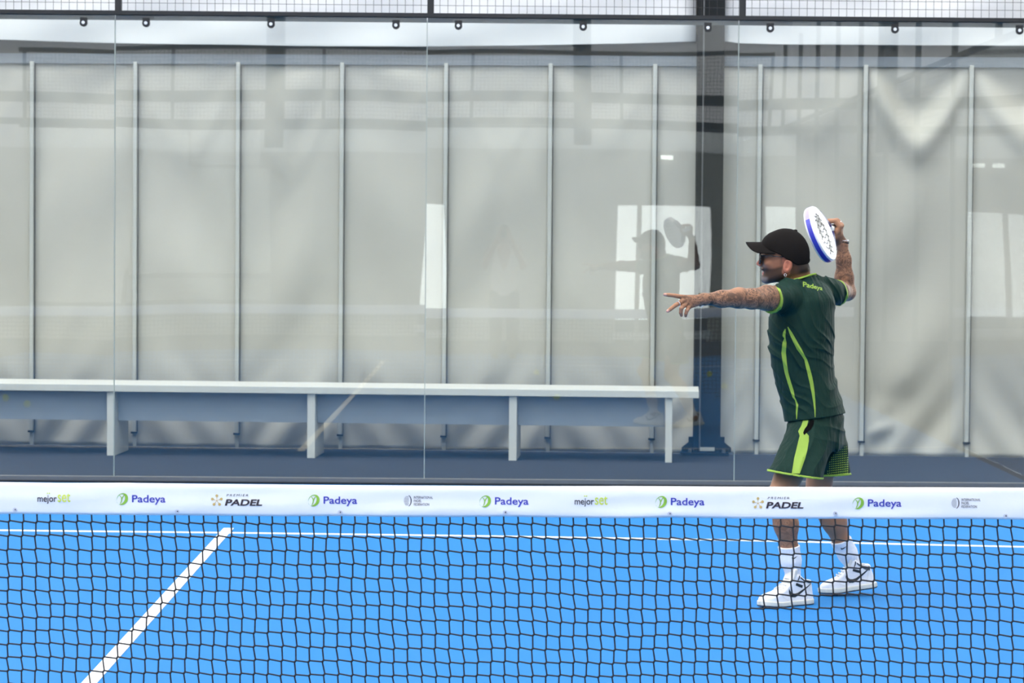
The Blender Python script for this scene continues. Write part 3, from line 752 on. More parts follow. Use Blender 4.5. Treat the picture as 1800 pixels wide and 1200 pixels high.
def left_hand_full(p):
    d = None
    for pts, rs in L_FING:
        e = chain(p, [P(*a) for a in pts], rs, 0.003); d = e if d is None else smin(d, e, 0.0035)
    W = LWR
    for (a, ra), (pt, rb) in zip([((0, 0), .0), ] * 4, [((1204, 522.8, 12.195), .0112), ((1201, 529, 12.186), .0115), ((1205, 534.8, 12.188), .0112), ((1213, 538, 12.196), .0105)]):
        d = smin(d, cone(p, lerp(W, P(*pt), 0.12), P(*pt), 0.019, rb), 0.007)
    d = smin(d, cone(p, LWR, P(1227, 525.5, 12.235), .022, .016), 0.015)
    return d
RC = P(1441.5, 412, 12.83)                                    # centre of the racket face
HG = None                                     # grip centre in the right fist
eL = CR * -0.91 + CU * -0.41                                  # racket axes
RL = eL * 0.345 - CF * 0.94; RL = RL / np.linalg.norm(RL)     # from hand to tip
RW = CR * 0.38 - CU * 0.925; RW = RW - RL * (RW @ RL); RW /= np.linalg.norm(RW)
RN = np.cross(RL, RW); RN = RN if RN @ CF < 0 else -RN
HG = RC - RL * 0.262
def G(r, u, l): return HG + CR * r + CU * u + RL * l
def right_hand(p): return near(p, HG, 0.15, right_hand_full)
def right_hand_full(p):
    d = None
    for k, l in enumerate((0.030, 0.011, -0.008, -0.026)):
        s = (1.0, 1.04, 1.0, 0.9)[k]
        pts = [G(0.026, -0.022, l * 0.7), G(0.041 * s, 0.012, l), G(0.020, 0.036 * s, l), G(-0.012, 0.035 * s, l + .002), G(-0.027, 0.013, l + .003)]
        e = chain(p, pts, [.013, .0115, .0102, .0092, .0080], 0.004); d = e if d is None else smin(d, e, 0.003)
    d = smin(d, chain(p, [G(0.020, -0.040, 0.012), G(0.000, -0.034, 0.034), G(-0.020, -0.018, 0.040), G(-0.030, 0.002, 0.040)], [.016, .0125, .0105, .0085], 0.006), 0.006)
    d = smin(d, cone(p, G(0.028, -0.012, -0.016), G(0.026, -0.014, 0.016), .0185, .0185), 0.012)
    d = smin(d, cone(p, RWR, G(0.022, -0.030, 0.0), .026, .026), 0.015)
    return d
def larm_f(p):
    d = chain(p, [LSH, lerp(LSH, LEL, .55), LEL], [.055, .0525, .0430], 0.02)
    return smin(d, chain(p, [LEL, lerp(LEL, LWR, .28) + CU * .004, lerp(LEL, LWR, .65), LWR], [.0410, .0420, .0345, .0240], 0.02), 0.02)
def rarm_f(p):
    r = chain(p, [RSH, lerp(RSH, REL, .5), REL], [.054, .049, .038], 0.02)
    return smin(r, chain(p, [REL, lerp(REL, RWR, .30) + CR * -.006, lerp(REL, RWR, .68), RWR], [.0375, .0415, .0325, .0235], 0.02), 0.02)
def lleg_f(p):
    l = chain(p, [LHIP, lerp(LHIP, LKN, .5), LKN], [.062, .066, .056], 0.03); sh = LAN - LKN
    l = smin(l, chain(p, [LKN, LKN + sh * .30 + CR * .010, LKN + sh * .62 + CR * .004, LAN], [.050, .0505, .0350, .030], 0.03), 0.03)
    return smin(l, ellip(p, LKN + CR * -.022, (.035, .04, .045)), 0.03)
def rleg_f(p):
    r = chain(p, [RHIP, lerp(RHIP, RKN, .5), RKN], [.062, .066, .056], 0.03); sh = RAN - RKN
    return smin(r, chain(p, [RKN, RKN + sh * .30 + CR * .020, RKN + sh * .62, RAN], [.050, .0530, .0350, .030], 0.03), 0.03)
def limbs_sdf(p):
    d = np.minimum(near(p, lerp(LSH, LWR, .5), .42, larm_f), near(p, lerp(RSH, RWR, .5), .36, rarm_f))
    return np.minimum(d, np.minimum(near(p, lerp(LHIP, LAN, .5), .56, lleg_f), near(p, lerp(RHIP, RAN, .5), .56, rleg_f)))

# torso table from the garment outline: photo row -> left edge, right edge
TROW = [(492, 1396, 1432), (505, 1378, 1455), (522, 1362, 1466), (545, 1355, 1467), (575, 1350.5, 1467), (605, 1351.5, 1466.5), (635, 1355.5, 1465.5), (660, 1360.5, 1468), (685, 1366.5, 1474.5), (710, 1373.5, 1481.5), (735, 1380.5, 1486.5), (765, 1381, 1487), (800, 1381, 1487)]
tz, tcx, tcy, tra, trb, tan_ = [], [], [], [], [], []
for i, (y, xl, xr) in enumerate(TROW):
    c = P((xl + xr) / 2, y, DS); hwid = (xr - xl) / 2 * DS / FPX; g = i / (len(TROW) - 1)
    th = math.radians(57 + 8 * g)                    # side axis direction (towards his right, away from us)
    wa = [0.06, 0.12, 0.155, 0.172, 0.180, 0.178, 0.172, 0.168, 0.168, 0.170, 0.172, 0.172, 0.17][i]
    wb = math.sqrt(max(hwid**2 - (wa * math.cos(th))**2, 0.05**2)) / math.sin(th)
    tz.append(c[2]); tcx.append(c[0]); tcy.append(c[1]); tra.append(wa); trb.append(wb); tan_.append(th)
TZ, (TCX, TCY, TRA, TRB, TAN) = smooth_tab(tz, [tcx, tcy, tra, trb, tan_])
def torso(p, off=0.0):
    d = loft(p, TZ, TCX, TCY, TRA, TRB, TAN, 2.25)
    d = smax(d, p[:, 2] - f32(TZ[-1] - 0.005), 0.02)
    return d - off
def trunk_sdf(p):
    d = torso(p, -0.030)
    d = smax(d, f32(P(1434, 770, DS)[2]) - p[:, 2], 0.02)
    for s, rr in ((LSH, .046), (RSH, .046)):
        d = smin(d, cone(p, lerp(NECKB, s, .25) - CU * .020, s, .044, rr), 0.03)
    d = smin(d, cone(p, LHIP, RHIP, .066, .066), 0.03)
    return d
def body_sdf(p):
    d = np.minimum(head_sdf(p), 9)
    d = smin(d, trunk_sdf(p), 0.03)
    d = smin(d, limbs_sdf(p), 0.02)
    d = smin(d, np.minimum(left_hand(p), right_hand(p)), 0.012)
    return d

person = empty('person', (float(lerp(LAN, RAN, .5)[0]), float(lerp(LAN, RAN, .5)[1]), 0))
tag(person, 'padel player in dark green and lime kit, black cap, one arm pointing, racket raised', 'person')
allj = np.array([LSH, LEL, LWR, RSH, REL, RWR, HEADC, LKN, LAN, RKN, RAN, P(1160, 520, 12.16), HG])
lo = allj.min(0) - np.array([0.02, 0.14, 0.10]); hi = allj.max(0) + np.array([0.12, 0.12, 0.20]); lo[2] = 0.03; hi[2] = HG[2] + 0.09
BODYV, BODYQ = sdf_mesh(body_sdf, lo, hi, 0.0033)

# --- skin colours
def sstep(a, b, x): t = np.clip((x - a) / (b - a), 0, 1); return t * t * (3 - 2 * t)
def vnoise(p, s, seed=0):
    q = p * s; o = np.zeros(len(q))
    for k in range(5):
        a = np.random.default_rng(seed * 17 + k).normal(size=3); a *= (1.0 + 0.35 * k) / np.linalg.norm(a); o += np.sin(q @ a * 6.28 + k * 1.9 + seed)
    return o / 5
def skin_color(V):
    q = (V - HEADC) @ HM.T.astype(float); n = len(V); base = np.tile(np.array([0.36, 0.180, 0.105]), (n, 1))
    base *= (1 + 0.10 * vnoise(V, 9, 1))[:, None]
    def blend(c, w):
        nonlocal base
        w = np.clip(w, 0, 1)[:, None]; base = base * (1 - w) + np.array(c) * w
    head = sstep(-0.16, -0.12, q[:, 2]) * (np.linalg.norm(q, axis=1) < 0.22)
    blend([0.29, 0.115, 0.068], head * 0.6)
    ear = head * sstep(0.066, 0.074, np.abs(q[:, 1])) * (np.abs(q[:, 0] + 0.005) < 0.024); blend([0.46, 0.15, 0.10], ear * 0.6)
    nse = head * sstep(0.112, 0.122, q[:, 0]) * (np.abs(q[:, 2] - 0.01) < 0.035); blend([0.52, 0.19, 0.14], nse * 0.7)
    # beard: jaw and moustache, grey towards the chin
    up_lim = np.interp(q[:, 0], [-0.01, 0.02, 0.05, 0.075, 0.09, 0.12], [0.012, 0.000, -0.010, -0.014, -0.010, -0.012])
    jaw = head * sstep(0.006, -0.010, q[:, 2] - up_lim) * sstep(-0.005, 0.014, q[:, 0] + 0.35 * np.minimum(0, q[:, 2] + 0.05)) * sstep(-0.11, -0.095, q[:, 2]) * (1 - ear)
    lips = head * (q[:, 0] > 0.095) * (np.abs(q[:, 1]) < 0.022) * sstep(-0.048, -0.043, q[:, 2]) * sstep(-0.022, -0.028, q[:, 2])
    jaw = jaw * (1 - lips); blend([0.032, 0.022, 0.016], jaw * 0.90)
    grey = jaw * sstep(0.072, 0.090, q[:, 0]) * sstep(-0.045, -0.060, q[:, 2]); blend([0.24, 0.21, 0.20], grey * 0.6)
    blend([0.50, 0.20, 0.16], lips * 0.7)
    sideb = head * sstep(0.045, 0.030, np.abs(q[:, 0] - 0.010) + 0.02) * sstep(-0.01, 0.01, q[:, 2]) * (q[:, 2] < 0.06) * (np.abs(q[:, 1]) > 0.05) * (1 - ear); blend([0.10, 0.06, 0.045], sideb * 0.5)
    hair = head * sstep(-0.010, -0.030, q[:, 0] + 0.25 * q[:, 2]) * sstep(-0.044, -0.024, q[:, 2] + 0.35 * (q[:, 0] + 0.07)) * (1 - ear); blend([0.022, 0.015, 0.011], hair * (0.80 + 0.2 * sstep(-0.04, -0.07, q[:, 0])))
    # nails
    for pts, rs in L_FING[:2]:
        t = P(*pts[-1]); blend([0.72, 0.42, 0.36], 0.6 * sstep(0.011, 0.006, np.linalg.norm(V - t + CF * 0.004, axis=1)))
    # tattoo density
    def seg(a, b):
        ab = b - a; return ((V - a) @ ab) / (ab @ ab)
    dist = lambda a, b: np.linalg.norm(V - a - np.clip(seg(a, b), 0, 1)[:, None] * (b - a), axis=1)
    dl = np.minimum(dist(LSH, LEL), dist(LEL, LWR)); handl = dist(LWR, P(1204, 530, 12.19))
    tat = sstep(0.09, 0.06, dl) * 0.95; tat = np.maximum(tat, sstep(0.05, 0.03, handl) * 0.75)
    dr = np.minimum(dist(RSH, REL), dist(REL, RWR)); tat = np.maximum(tat, sstep(0.09, 0.06, dr) * 0.85)
    tat = np.maximum(tat, sstep(0.10, 0.07, dist(LKN + (LAN - LKN) * .15, LAN)) * 0.55)
    neck = (np.linalg.norm(q, axis=1) < 0.25) * sstep(-0.035, -0.055, q[:, 2]) * sstep(0.0, -0.015, q[:, 0]); tat = np.maximum(tat, neck * 0.75)
    tat *= 1 - sstep(0.04, 0.03, np.minimum(dist(HG, RWR), 9)) * 0.5
    # solid black cuff below the left wrist
    s = (V - LWR) @ ((LEL - LWR) / np.linalg.norm(LEL - LWR)); solid = (dl < 0.06) * sstep(0.010, 0.016, s) * sstep(0.036, 0.026, s) * sstep(0.0, -0.008, (V - LWR) @ CU + 0.004)
    rw = (V - RWR) @ ((HG - RWR) / np.linalg.norm(HG - RWR)); solid = np.maximum(solid, (np.linalg.norm(V - lerp(RWR, HG, .25), axis=1) < 0.05) * sstep(0.000, 0.010, rw) * sstep(0.05, 0.03, rw) * 0.75)
    red = sstep(0.014, 0.007, np.linalg.norm(V - P(1483, 479, 13.02), axis=1)); blend([0.40, 0.05, 0.05], red * 0.9)
    return base, tat, solid
SKIN = bpy.data.materials.new('tattooed_skin'); SKIN.use_nodes = True
def skin_nodes():
    nt = SKIN.node_tree; b = nt.nodes['Principled BSDF']; L = nt.links; N = lambda t: nt.nodes.new(t)
    b.inputs['Roughness'].default_value = 0.5; b.inputs['Specular IOR Level'].default_value = 0.2
    b.inputs['Subsurface Weight'].default_value = 0.0; b.inputs['Subsurface Radius'].default_value = (0.012, 0.005, 0.003); b.inputs['Subsurface Scale'].default_value = 0.5
    ca = N('ShaderNodeAttribute'); ca.attribute_name = 'skin_tone'; ta = N('ShaderNodeAttribute'); ta.attribute_name = 'ink_density'; so = N('ShaderNodeAttribute'); so.attribute_name = 'ink_solid'
    tc = N('ShaderNodeTexCoord')
    nz = N('ShaderNodeTexNoise'); nz.inputs['Scale'].default_value = 22; nz.inputs['Detail'].default_value = 2; nz.inputs['Distortion'].default_value = 1.6
    L.new(tc.outputs['Object'], nz.inputs['Vector'])
    def contour(level, w):
        s_ = N('ShaderNodeMath'); s_.operation = 'SUBTRACT'; s_.inputs[1].default_value = level; L.new(nz.outputs['Fac'], s_.inputs[0])
        a_ = N('ShaderNodeMath'); a_.operation = 'ABSOLUTE'; L.new(s_.outputs[0], a_.inputs[0])
        r_ = N('ShaderNodeMapRange'); r_.inputs[1].default_value = w * 1.3; r_.inputs[2].default_value = w * 0.1; L.new(a_.outputs[0], r_.inputs[0]); return r_
    def vmax(a_, b_):
        m_ = N('ShaderNodeMath'); m_.operation = 'MAXIMUM'; L.new(a_.outputs[0], m_.inputs[0]); L.new(b_.outputs[0], m_.inputs[1]); return m_
    r2 = N('ShaderNodeMapRange'); r2.inputs[1].default_value = 0.45; r2.inputs[2].default_value = 0.62; r2.inputs[4].default_value = 0.85; L.new(nz.outputs['Fac'], r2.inputs[0])
    mxx = vmax(vmax(contour(0.45, 0.030), contour(0.56, 0.026)), vmax(contour(0.36, 0.022), r2))
    n3 = N('ShaderNodeTexNoise'); n3.inputs['Scale'].default_value = 11; n3.inputs['Detail'].default_value = 2; L.new(tc.outputs['Object'], n3.inputs['Vector'])
    r3 = N('ShaderNodeMapRange'); r3.inputs[1].default_value = 0.22; r3.inputs[2].default_value = 0.42; L.new(n3.outputs['Fac'], r3.inputs[0])
    m1 = N('ShaderNodeMath'); m1.operation = 'MULTIPLY'; L.new(mxx.outputs[0], m1.inputs[0]); L.new(r3.outputs[0], m1.inputs[1])
    m2 = N('ShaderNodeMath'); m2.operation = 'MULTIPLY'; L.new(m1.outputs[0], m2.inputs[0]); L.new(ta.outputs['Fac'], m2.inputs[1])
    m3 = N('ShaderNodeMath'); m3.operation = 'MAXIMUM'; L.new(m2.outputs[0], m3.inputs[0]); L.new(so.outputs['Fac'], m3.inputs[1])
    mc = N('ShaderNodeMixRGB'); mc.inputs[2].default_value = (0.045, 0.034, 0.029, 1); m4 = N('ShaderNodeMath'); m4.operation = 'MULTIPLY'; m4.inputs[1].default_value = 0.95; L.new(m3.outputs[0], m4.inputs[0]); L.new(m4.outputs[0], mc.inputs[0]); L.new(ca.outputs['Color'], mc.inputs[1]); L.new(mc.outputs[0], b.inputs['Base Color'])
skin_nodes()
body = quadmesh('body', BODYV, BODYQ, SKIN, person)
bc, bt, bs = skin_color(BODYV); attr_col(body, 'skin_tone', bc); attr(body, 'ink_density', bt); attr(body, 'ink_solid', bs)

# ------------------------------------------------------------------ clothing
GREEN = mat('dark_green_jersey', (0.0085, 0.030, 0.0225, 1), 0.65, 0.12, 90, 0.05, 900, spec=0.10, sheen=0.0)
LIME = mat('lime_fabric', (0.25, 0.385, 0.05, 1), 0.6, 0.06, 60, 0.05, 900, spec=0.3)
BLACKF = mat('black_fabric', (0.004, 0.004, 0.004, 1), 0.9, 0.1, 60, spec=0.05)
def crease_bump(m):
    nt = m.node_tree; L = nt.links; b = nt.nodes['Principled BSDF']; tc = nt.nodes.new('ShaderNodeTexCoord'); mp = nt.nodes.new('ShaderNodeMapping')
    mp.inputs['Rotation'].default_value = (0.2, 0.6, 0.3); mp.inputs['Scale'].default_value = (26, 26, 7); n = nt.nodes.new('ShaderNodeTexNoise'); n.inputs['Scale'].default_value = 1.0; n.inputs['Detail'].default_value = 2.5; n.inputs['Distortion'].default_value = 0.6
    bp = nt.nodes.new('ShaderNodeBump'); bp.inputs['Strength'].default_value = 0.75; bp.inputs['Distance'].default_value = 0.012
    L.new(tc.outputs['Object'], mp.inputs['Vector']); L.new(mp.outputs[0], n.inputs['Vector']); L.new(n.outputs['Fac'], bp.inputs['Height'])
    old = b.inputs['Normal'].links[0].from_socket if b.inputs['Normal'].links else None
    if old: L.new(old, bp.inputs['Normal'])
    L.new(bp.outputs['Normal'], b.inputs['Normal'])
crease_bump(GREEN)
LARM = (LEL - LSH) / np.linalg.norm(LEL - LSH); RARM = (REL - RSH) / np.linalg.norm(REL - RSH)
LCUF = P(1356, 527, 12.46); RCUF = P(1471, 516, 12.96)
LCN = LARM * 0.9 + CR * -0.25; RCN = RARM + CU * 0.25 + CR * 0.5; LCN /= np.linalg.norm(LCN); RCN /= np.linalg.norm(RCN)
XZ0 = P(1410, 600, DS)
HEMZ = P(1434, 733, DS)
def folds(p):
    x = (p[:, 0] - f32(XZ0[0])); z = (p[:, 2] - f32(XZ0[2])); y = (p[:, 1] - f32(XZ0[1]))
    w = 0.010 * np.sin(21 * z + 9 * x) + 0.008 * np.sin(37 * x - 13 * z + 1.0)
    s = x * 0.86 + z * 0.50 + w                       # streaks running down to the right
    a = (1 - np.abs(np.sin(s * 62 + 1.1 * np.sin(13 * z)))) ** 2 * 0.0070 + np.sin(s * 163 + 1.3 + 6 * z) * 0.0014 - 0.002
    low = 1 / (1 + np.exp(-(-z - 0.02) * 30))
    s2 = x * 0.5 + z * 0.86 + w * 1.4 - 0.25 * y
    b = (1 - np.abs(np.sin(s2 * 57 + 0.4 + 1.2 * np.sin(9 * x)))) ** 2 * 0.0052 + np.sin(s2 * 141 + 2.0) * 0.0010 - 0.0015
    up = np.exp(-((z - 0.13) / 0.07) ** 2)
    md = 0.62 + 0.38 * np.sin(11 * x + 17 * z + 0.5) * np.sin(19 * x - 7 * z + 9 * y + 1.0)
    hm = np.clip((z + 0.325) / 0.09, 0.12, 1)
    return 1.3 * (a * (1 - low) + b * low) * (1 - 0.5 * up) * md * hm
def shirt_solid(p, fold=True):
    d = torso(p)
    d = smin(d, chain(p, [NECKB + CU * -.018, lerp(NECKB, LSH, .6) + CU * .004, LSH], [.058, .060, .062], .03), 0.035)
    d = smin(d, chain(p, [NECKB + CU * -.018, lerp(NECKB, RSH, .6) + CU * .000, RSH], [.058, .058, .060], .03), 0.035)
    d = smin(d, cone(p, NECKB + CU * -.03, NKO + CU * .01, .078, .066), 0.03)
    d = smin(d, cone(p, LSH + CU * -.004, LCUF + LCN * .02, .064, .0585), 0.025)
    d = smin(d, cone(p, RSH + CU * -.004, RCUF + RCN * .02, .062, .057), 0.025)
    fl = 0.005 * np.clip((f32(HEMZ[2]) + 0.06 - p[:, 2]) / 0.06, 0, 1)
    return d - folds(p) - fl if fold else d
def neck_col(p): return cone(p, NECKB + CU * -.03, lerp(HEADC, NECKB, 0.45) + CR * .006, .062, .060)
NKO = P(1408, 489.5, DS); NKN = CU * 1.0 + hf * 0.34 + CF * 0.02
def shirt_cut(p):
    d = plane(p, HEMZ, -CU + CR * 0.13)
    d = np.maximum(d, np.where(vlen(p - LCUF.astype(f32)) < .14, plane(p, LCUF, LCN), -9))
    d = np.maximum(d, np.where(vlen(p - RCUF.astype(f32)) < .14, plane(p, RCUF, RCN), -9))
    d = np.maximum(d, np.where(vlen(p - NKO.astype(f32)) < .12, plane(p, NKO, NKN), -9))
    return d
def shirt_hollow(p):
    a = cone(p, LSH, LCUF + LCN * .05, .048, .0535); b = cone(p, RSH, RCUF + RCN * .05, .046, .050)
    c = torso(p, -0.010) ; c = np.maximum(c, plane(p, HEMZ + CU * 0.05, CU))
    return np.minimum(np.minimum(a, b), c)
def shirt_sdf(p):
    return smax(smax(shirt_solid(p), shirt_cut(p), 0.003), -shirt_hollow(p), 0.003)
slo = np.minimum(np.minimum(LCUF, RCUF), P(1340, 745, 12.4)) - 0.10; shi = np.maximum(np.maximum(LCUF, RCUF), P(1495, 480, 13.0)) + 0.10
SV, SQ = sdf_mesh(shirt_sdf, slo, shi, 0.0034)
shirt = quadmesh('shirt', SV, SQ, GREEN, person)
def band_part(name, f, lo, hi, h, m, parent):
    V, Q = sdf_mesh(f, lo, hi, h); return quadmesh(name, V, Q, m, parent)
def box_around(c, r): return np.asarray(c) - r, np.asarray(c) + r
def cuff(o, n, w):
    def g(p):
        s = plane(p, o, n); d = shirt_solid(p) - 0.0014; d = np.maximum(d, np.maximum(s - 0.0008, -s - w)); d = smax(d, -shirt_hollow(p) - 0.0012, 0.001)
        return np.maximum(d, np.linalg.norm(p - np.asarray(o, f32), axis=1) - 0.085)
    return g
band_part('sleeve_cuff', cuff(LCUF, LCN, .017), *box_around(LCUF, .095), 0.0027, LIME, shirt)
band_part('sleeve_cuff', cuff(RCUF, RCN, .016), *box_around(RCUF, .095), 0.0027, LIME, shirt)
def collar(p):
    s = plane(p, NKO, NKN); d = shirt_solid(p, False) - 0.0028; return np.maximum(np.maximum(d, np.maximum(s - 0.003, -s - 0.005)), np.linalg.norm(p - NKO.astype(f32), axis=1) - 0.11)
band_part('collar', collar, *box_around(NKO, .12), 0.0027, LIME, shirt)
# printed side stripes and the word across the shoulders
C2 = lambda rows: [(1280 + a / 4, 560 + b / 4, w / 4) for a, b, w in rows]
st1 = C2([(402, 72, 6), (394, 100, 20), (392, 122, 20), (399, 138, 9), (396, 168, 28), (390, 240, 32), (398, 310, 29), (410, 380, 26), (430, 450, 25), (450, 510, 24), (460, 552, 16), (474, 572, 9), (485, 605, 15), (482, 650, 12), (481, 706, 5)])
st2 = C2([(420, 58, 5), (440, 100, 22), (470, 160, 30), (500, 215, 34), (525, 255, 24), (546, 290, 20), (558, 335, 26), (575, 400, 28), (588, 460, 26), (597, 520, 22), (605, 580, 16), (610, 640, 10), (611, 692, 4)])
for s in (st1, st2): decal('side_stripe', *strip(s, 6, 5), cam_ray(12.2), shirt_sdf, LIME, shirt)
wv, wf_ = fit_text('Padeya', 0, 1, 0, 1, bold=0.02)
wv = [(1411.5 + a * 34 + 1.5 * math.sin(3 * a), 500.5 + a * 7.5 - (b - 0.5) * (12.0 - 3 * a)) for a, b in wv]
decal('back_print', *dense((wv, wf_), 1.2), cam_ray(12.3), shirt_sdf, LIME, shirt)

# shorts
def hem_dir(a, b): return (b - a) / np.linalg.norm(b - a)
LH0, LH1 = P(1352, 828, 12.50), P(1446, 842, 12.56)
LHM = lerp(LH0, LH1, .5); RHM = P(1461, 835, 12.84)
LLEG = lerp(LHIP, LKN, .0); 
def leg_cone(p, top, hem, r0, r1, sx):
    "wide trouser leg, a little flat"
    ax = hem - top; ax = ax / np.linalg.norm(ax); side = np.cross(ax, CR); side /= np.linalg.norm(side); q = p - np.asarray(top, f32)
    s = side.astype(f32); q2 = q - ((q @ s) * (1 - 1 / sx))[:, None] * s
    return cone(q2, np.zeros(3), (hem - top), r0, r1)
def sfold(p):
    x = p[:, 0] - f32(LHM[0]); z = p[:, 2] - f32(LHM[2]); y = p[:, 1] - f32(LHM[1])
    s = x * 0.93 - z * 0.35 + 0.012 * np.sin(24 * z + 14 * x); t = x * 0.45 + z * 0.9 + 0.01 * np.sin(30 * x)
    up = np.clip((z - 0.08) / 0.12, 0, 1)
    return ((1 - np.abs(np.sin(s * 46))) ** 2 * 0.0075 - 0.002 + np.sin(s * 133 + 1) * 0.0010) * (1 - 0.6 * up) + ((1 - np.abs(np.sin(t * 58 + 1.5 * np.sin(14 * x)))) ** 2 * 0.0035 - 0.001) * up * np.clip((0.245 - z) / 0.05, 0, 1)
def shorts_solid(p, fold=True):
    hip = torso(p, -0.007); hip = smax(hip, p[:, 2] - f32(P(1434, 716, DS)[2]), 0.01); hip = smax(hip, f32(P(1434, 792, DS)[2]) - p[:, 2], 0.03)
    l = leg_cone(p, P(1423, 768, 12.63), LHM + (LHM - P(1423, 768, 12.63)) * .15, .105, .120, 0.95)
    r = leg_cone(p, P(1447, 766, 12.83), RHM + (RHM - P(1447, 766, 12.83)) * .15, .100, .088, 1.1)
    d = smin(smin(hip, l, 0.03), r, 0.02)
    return d - sfold(p) if fold else d
LHN = np.cross(hem_dir(LH0, LH1), CF); LHN = -LHN if LHN[2] > 0 else LHN
RHN = -CU + CR * 0.04
def legside(p): return (plane(p, lerp(LHM, RHM, .5) + CR * 0.03, (RHM - LHM) * np.array([.5, 1, 0])))
def shorts_cut(p):
    s = legside(p); a = plane(p, LHM, LHN); b = plane(p, RHM, RHN); return np.where(s < 0, a, b)
def shorts_hollow(p):
    l = leg_cone(p, P(1423, 775, 12.63), LHM + (LHM - P(1423, 768, 12.63)) * .3, .080, .112, 0.95); r = leg_cone(p, P(1447, 772, 12.83), RHM + (RHM - P(1447, 766, 12.83)) * .3, .075, .080, 1.1)
    return np.minimum(l, r)
def shorts_sdf(p): return smax(smax(shorts_solid(p), shorts_cut(p), 0.003), -shorts_hollow(p), 0.004)
hlo = P(1340, 855, 12.35) - np.array([0.02, 0.12, 0.02]); hhi = P(1500, 710, 13.0) + np.array([0.03, 0.06, 0.02])
HV, HQ = sdf_mesh(shorts_sdf, hlo, hhi, 0.0036)
shorts = quadmesh('shorts', HV, HQ, GREEN, person)
def hemband(sel):
    def g(p):
        s = shorts_cut(p); d = np.maximum(shorts_solid(p) - 0.0016, np.maximum(s - 0.001, -s - 0.0085)); d = smax(d, -shorts_hollow(p) - 0.001, .001); k = legside(p)
        return np.maximum(d, k if sel < 0 else -k)
    return g
for s in (-1, 1): band_part('hem_trim', hemband(s), hlo, hhi, 0.0030, LIME, shorts)
decal('side_stripe', *strip(C2([(545, 713, 38), (535, 750, 40), (515, 790, 46), (535, 822, 64), (530, 860, 74), (518, 920, 78), (503, 980, 78), (488, 1040, 66), (475, 1088, 57)]), 7, 8), cam_ray(12.2), shorts_sdf, LIME, shorts)
decal('pocket_inset', *strip(C2([(592, 713, 26), (582, 740, 38), (560, 775, 46), (540, 800, 26), (535, 815, 6)]), 6, 4), cam_ray(12.2), shorts_sdf, BLACKF, shorts, 0.0024)
dots = []
for r in range(15):
    for c in range(13):
        x = 838 - c * 12.6 + r * 0.4; y = 1100 - r * 15.5 + c * 1.6; k = (1 - r / 17.0) * (1 - c / 19.0) + 0.02
        if x < 690 + r * 3.5 or (y < 880 + c * 9): continue
        dots.append(dense(disc_poly(1280 + x / 4, 560 + y / 4, 0.45 + 1.0 * k, 8), 9))
decal('dot_print', *merge(*dots), cam_ray(12.3), shorts_sdf, LIME, shorts)['kind'] = 'stuff'

# cap
CAPM = mat('black_cotton', (0.0095, 0.0080, 0.0076, 1), 0.9, 0.1, 120, 0.12, 700, spec=0.1)
def cap_sdf(p):
    q = (p - HC) @ HM.T; d = ellip(q, (0.011, 0, 0.044), (0.110, 0.086, 0.122)); d = smin(d, ellip(q, (0.062, 0, 0.085), (0.055, 0.062, 0.055)), 0.02)
    a = np.arctan2(np.abs(q[:, 1]), q[:, 0] - 0.01)
    d = d - 0.0010 * np.exp(-((np.mod(a + 0.52, 1.047) - 0.52) / 0.03) ** 2) * (q[:, 2] > 0.06)
    ed = np.interp(q[:, 0], [-0.11, -0.085, -0.05, 0.0, 0.03, 0.07, 0.12], [0.022, 0.010, 0.006, 0.030, 0.050, 0.064, 0.070]).astype(f32) - q[:, 2]
    d = smax(d, ed, 0.004)
    inn = ellip(q, (0.011, 0, 0.044), (0.103, 0.079, 0.115)); d = smax(d, -inn, 0.003)
    d = smin(d, ellip(q, (-0.030, 0, 0.1575), (0.009, 0.009, 0.006)), 0.002)
    d = np.minimum(d, ellip(q, (-0.090, 0, 0.030), (0.011, 0.020, 0.014)))
    return d
cap = quadmesh('cap', *sdf_mesh(cap_sdf, HEADC - 0.16, HEADC + 0.19, 0.003), CAPM, person)
V = []; F = []; nu, nv = 24, 12
for side in (0, 1):
    for i in range(nu + 1):
        l = -0.079 + 0.158 * i / nu; k = (l / 0.079) ** 2
        f0 = 0.085 * math.sqrt(max(0.02, 1 - (l / 0.088) ** 2)) + 0.012; f1 = 0.118 + 0.070 * math.sqrt(max(0.0, 1 - k * 0.985))
        for j in range(nv + 1):
            t = j / nv; z0 = 0.102 - 0.048 * k; f = f0 + (f1 - f0) * t; z = z0 - 0.004 * t * (1 - k) + (-0.0035 if side else 0)
            V.append(H(f, l, z))
n1 = (nu + 1) * (nv + 1); ix = lambda s, i, j: s * n1 + i * (nv + 1) + j
for i in range(nu):
    for j in range(nv):
        F += [(ix(0, i, j), ix(0, i, j + 1), ix(0, i + 1, j + 1), ix(0, i + 1, j)), (ix(1, i, j), ix(1, i + 1, j), ix(1, i + 1, j + 1), ix(1, i, j + 1))]
    F += [(ix(0, i, nv), ix(1, i, nv), ix(1, i + 1, nv), ix(0, i + 1, nv))]
for j in range(nv):
    for i in (0, nu): F.append((ix(0, i, j), ix(0, i, j + 1), ix(1, i, j + 1), ix(1, i, j)))
rawmesh('cap_brim', V, F, CAPM, cap, True)

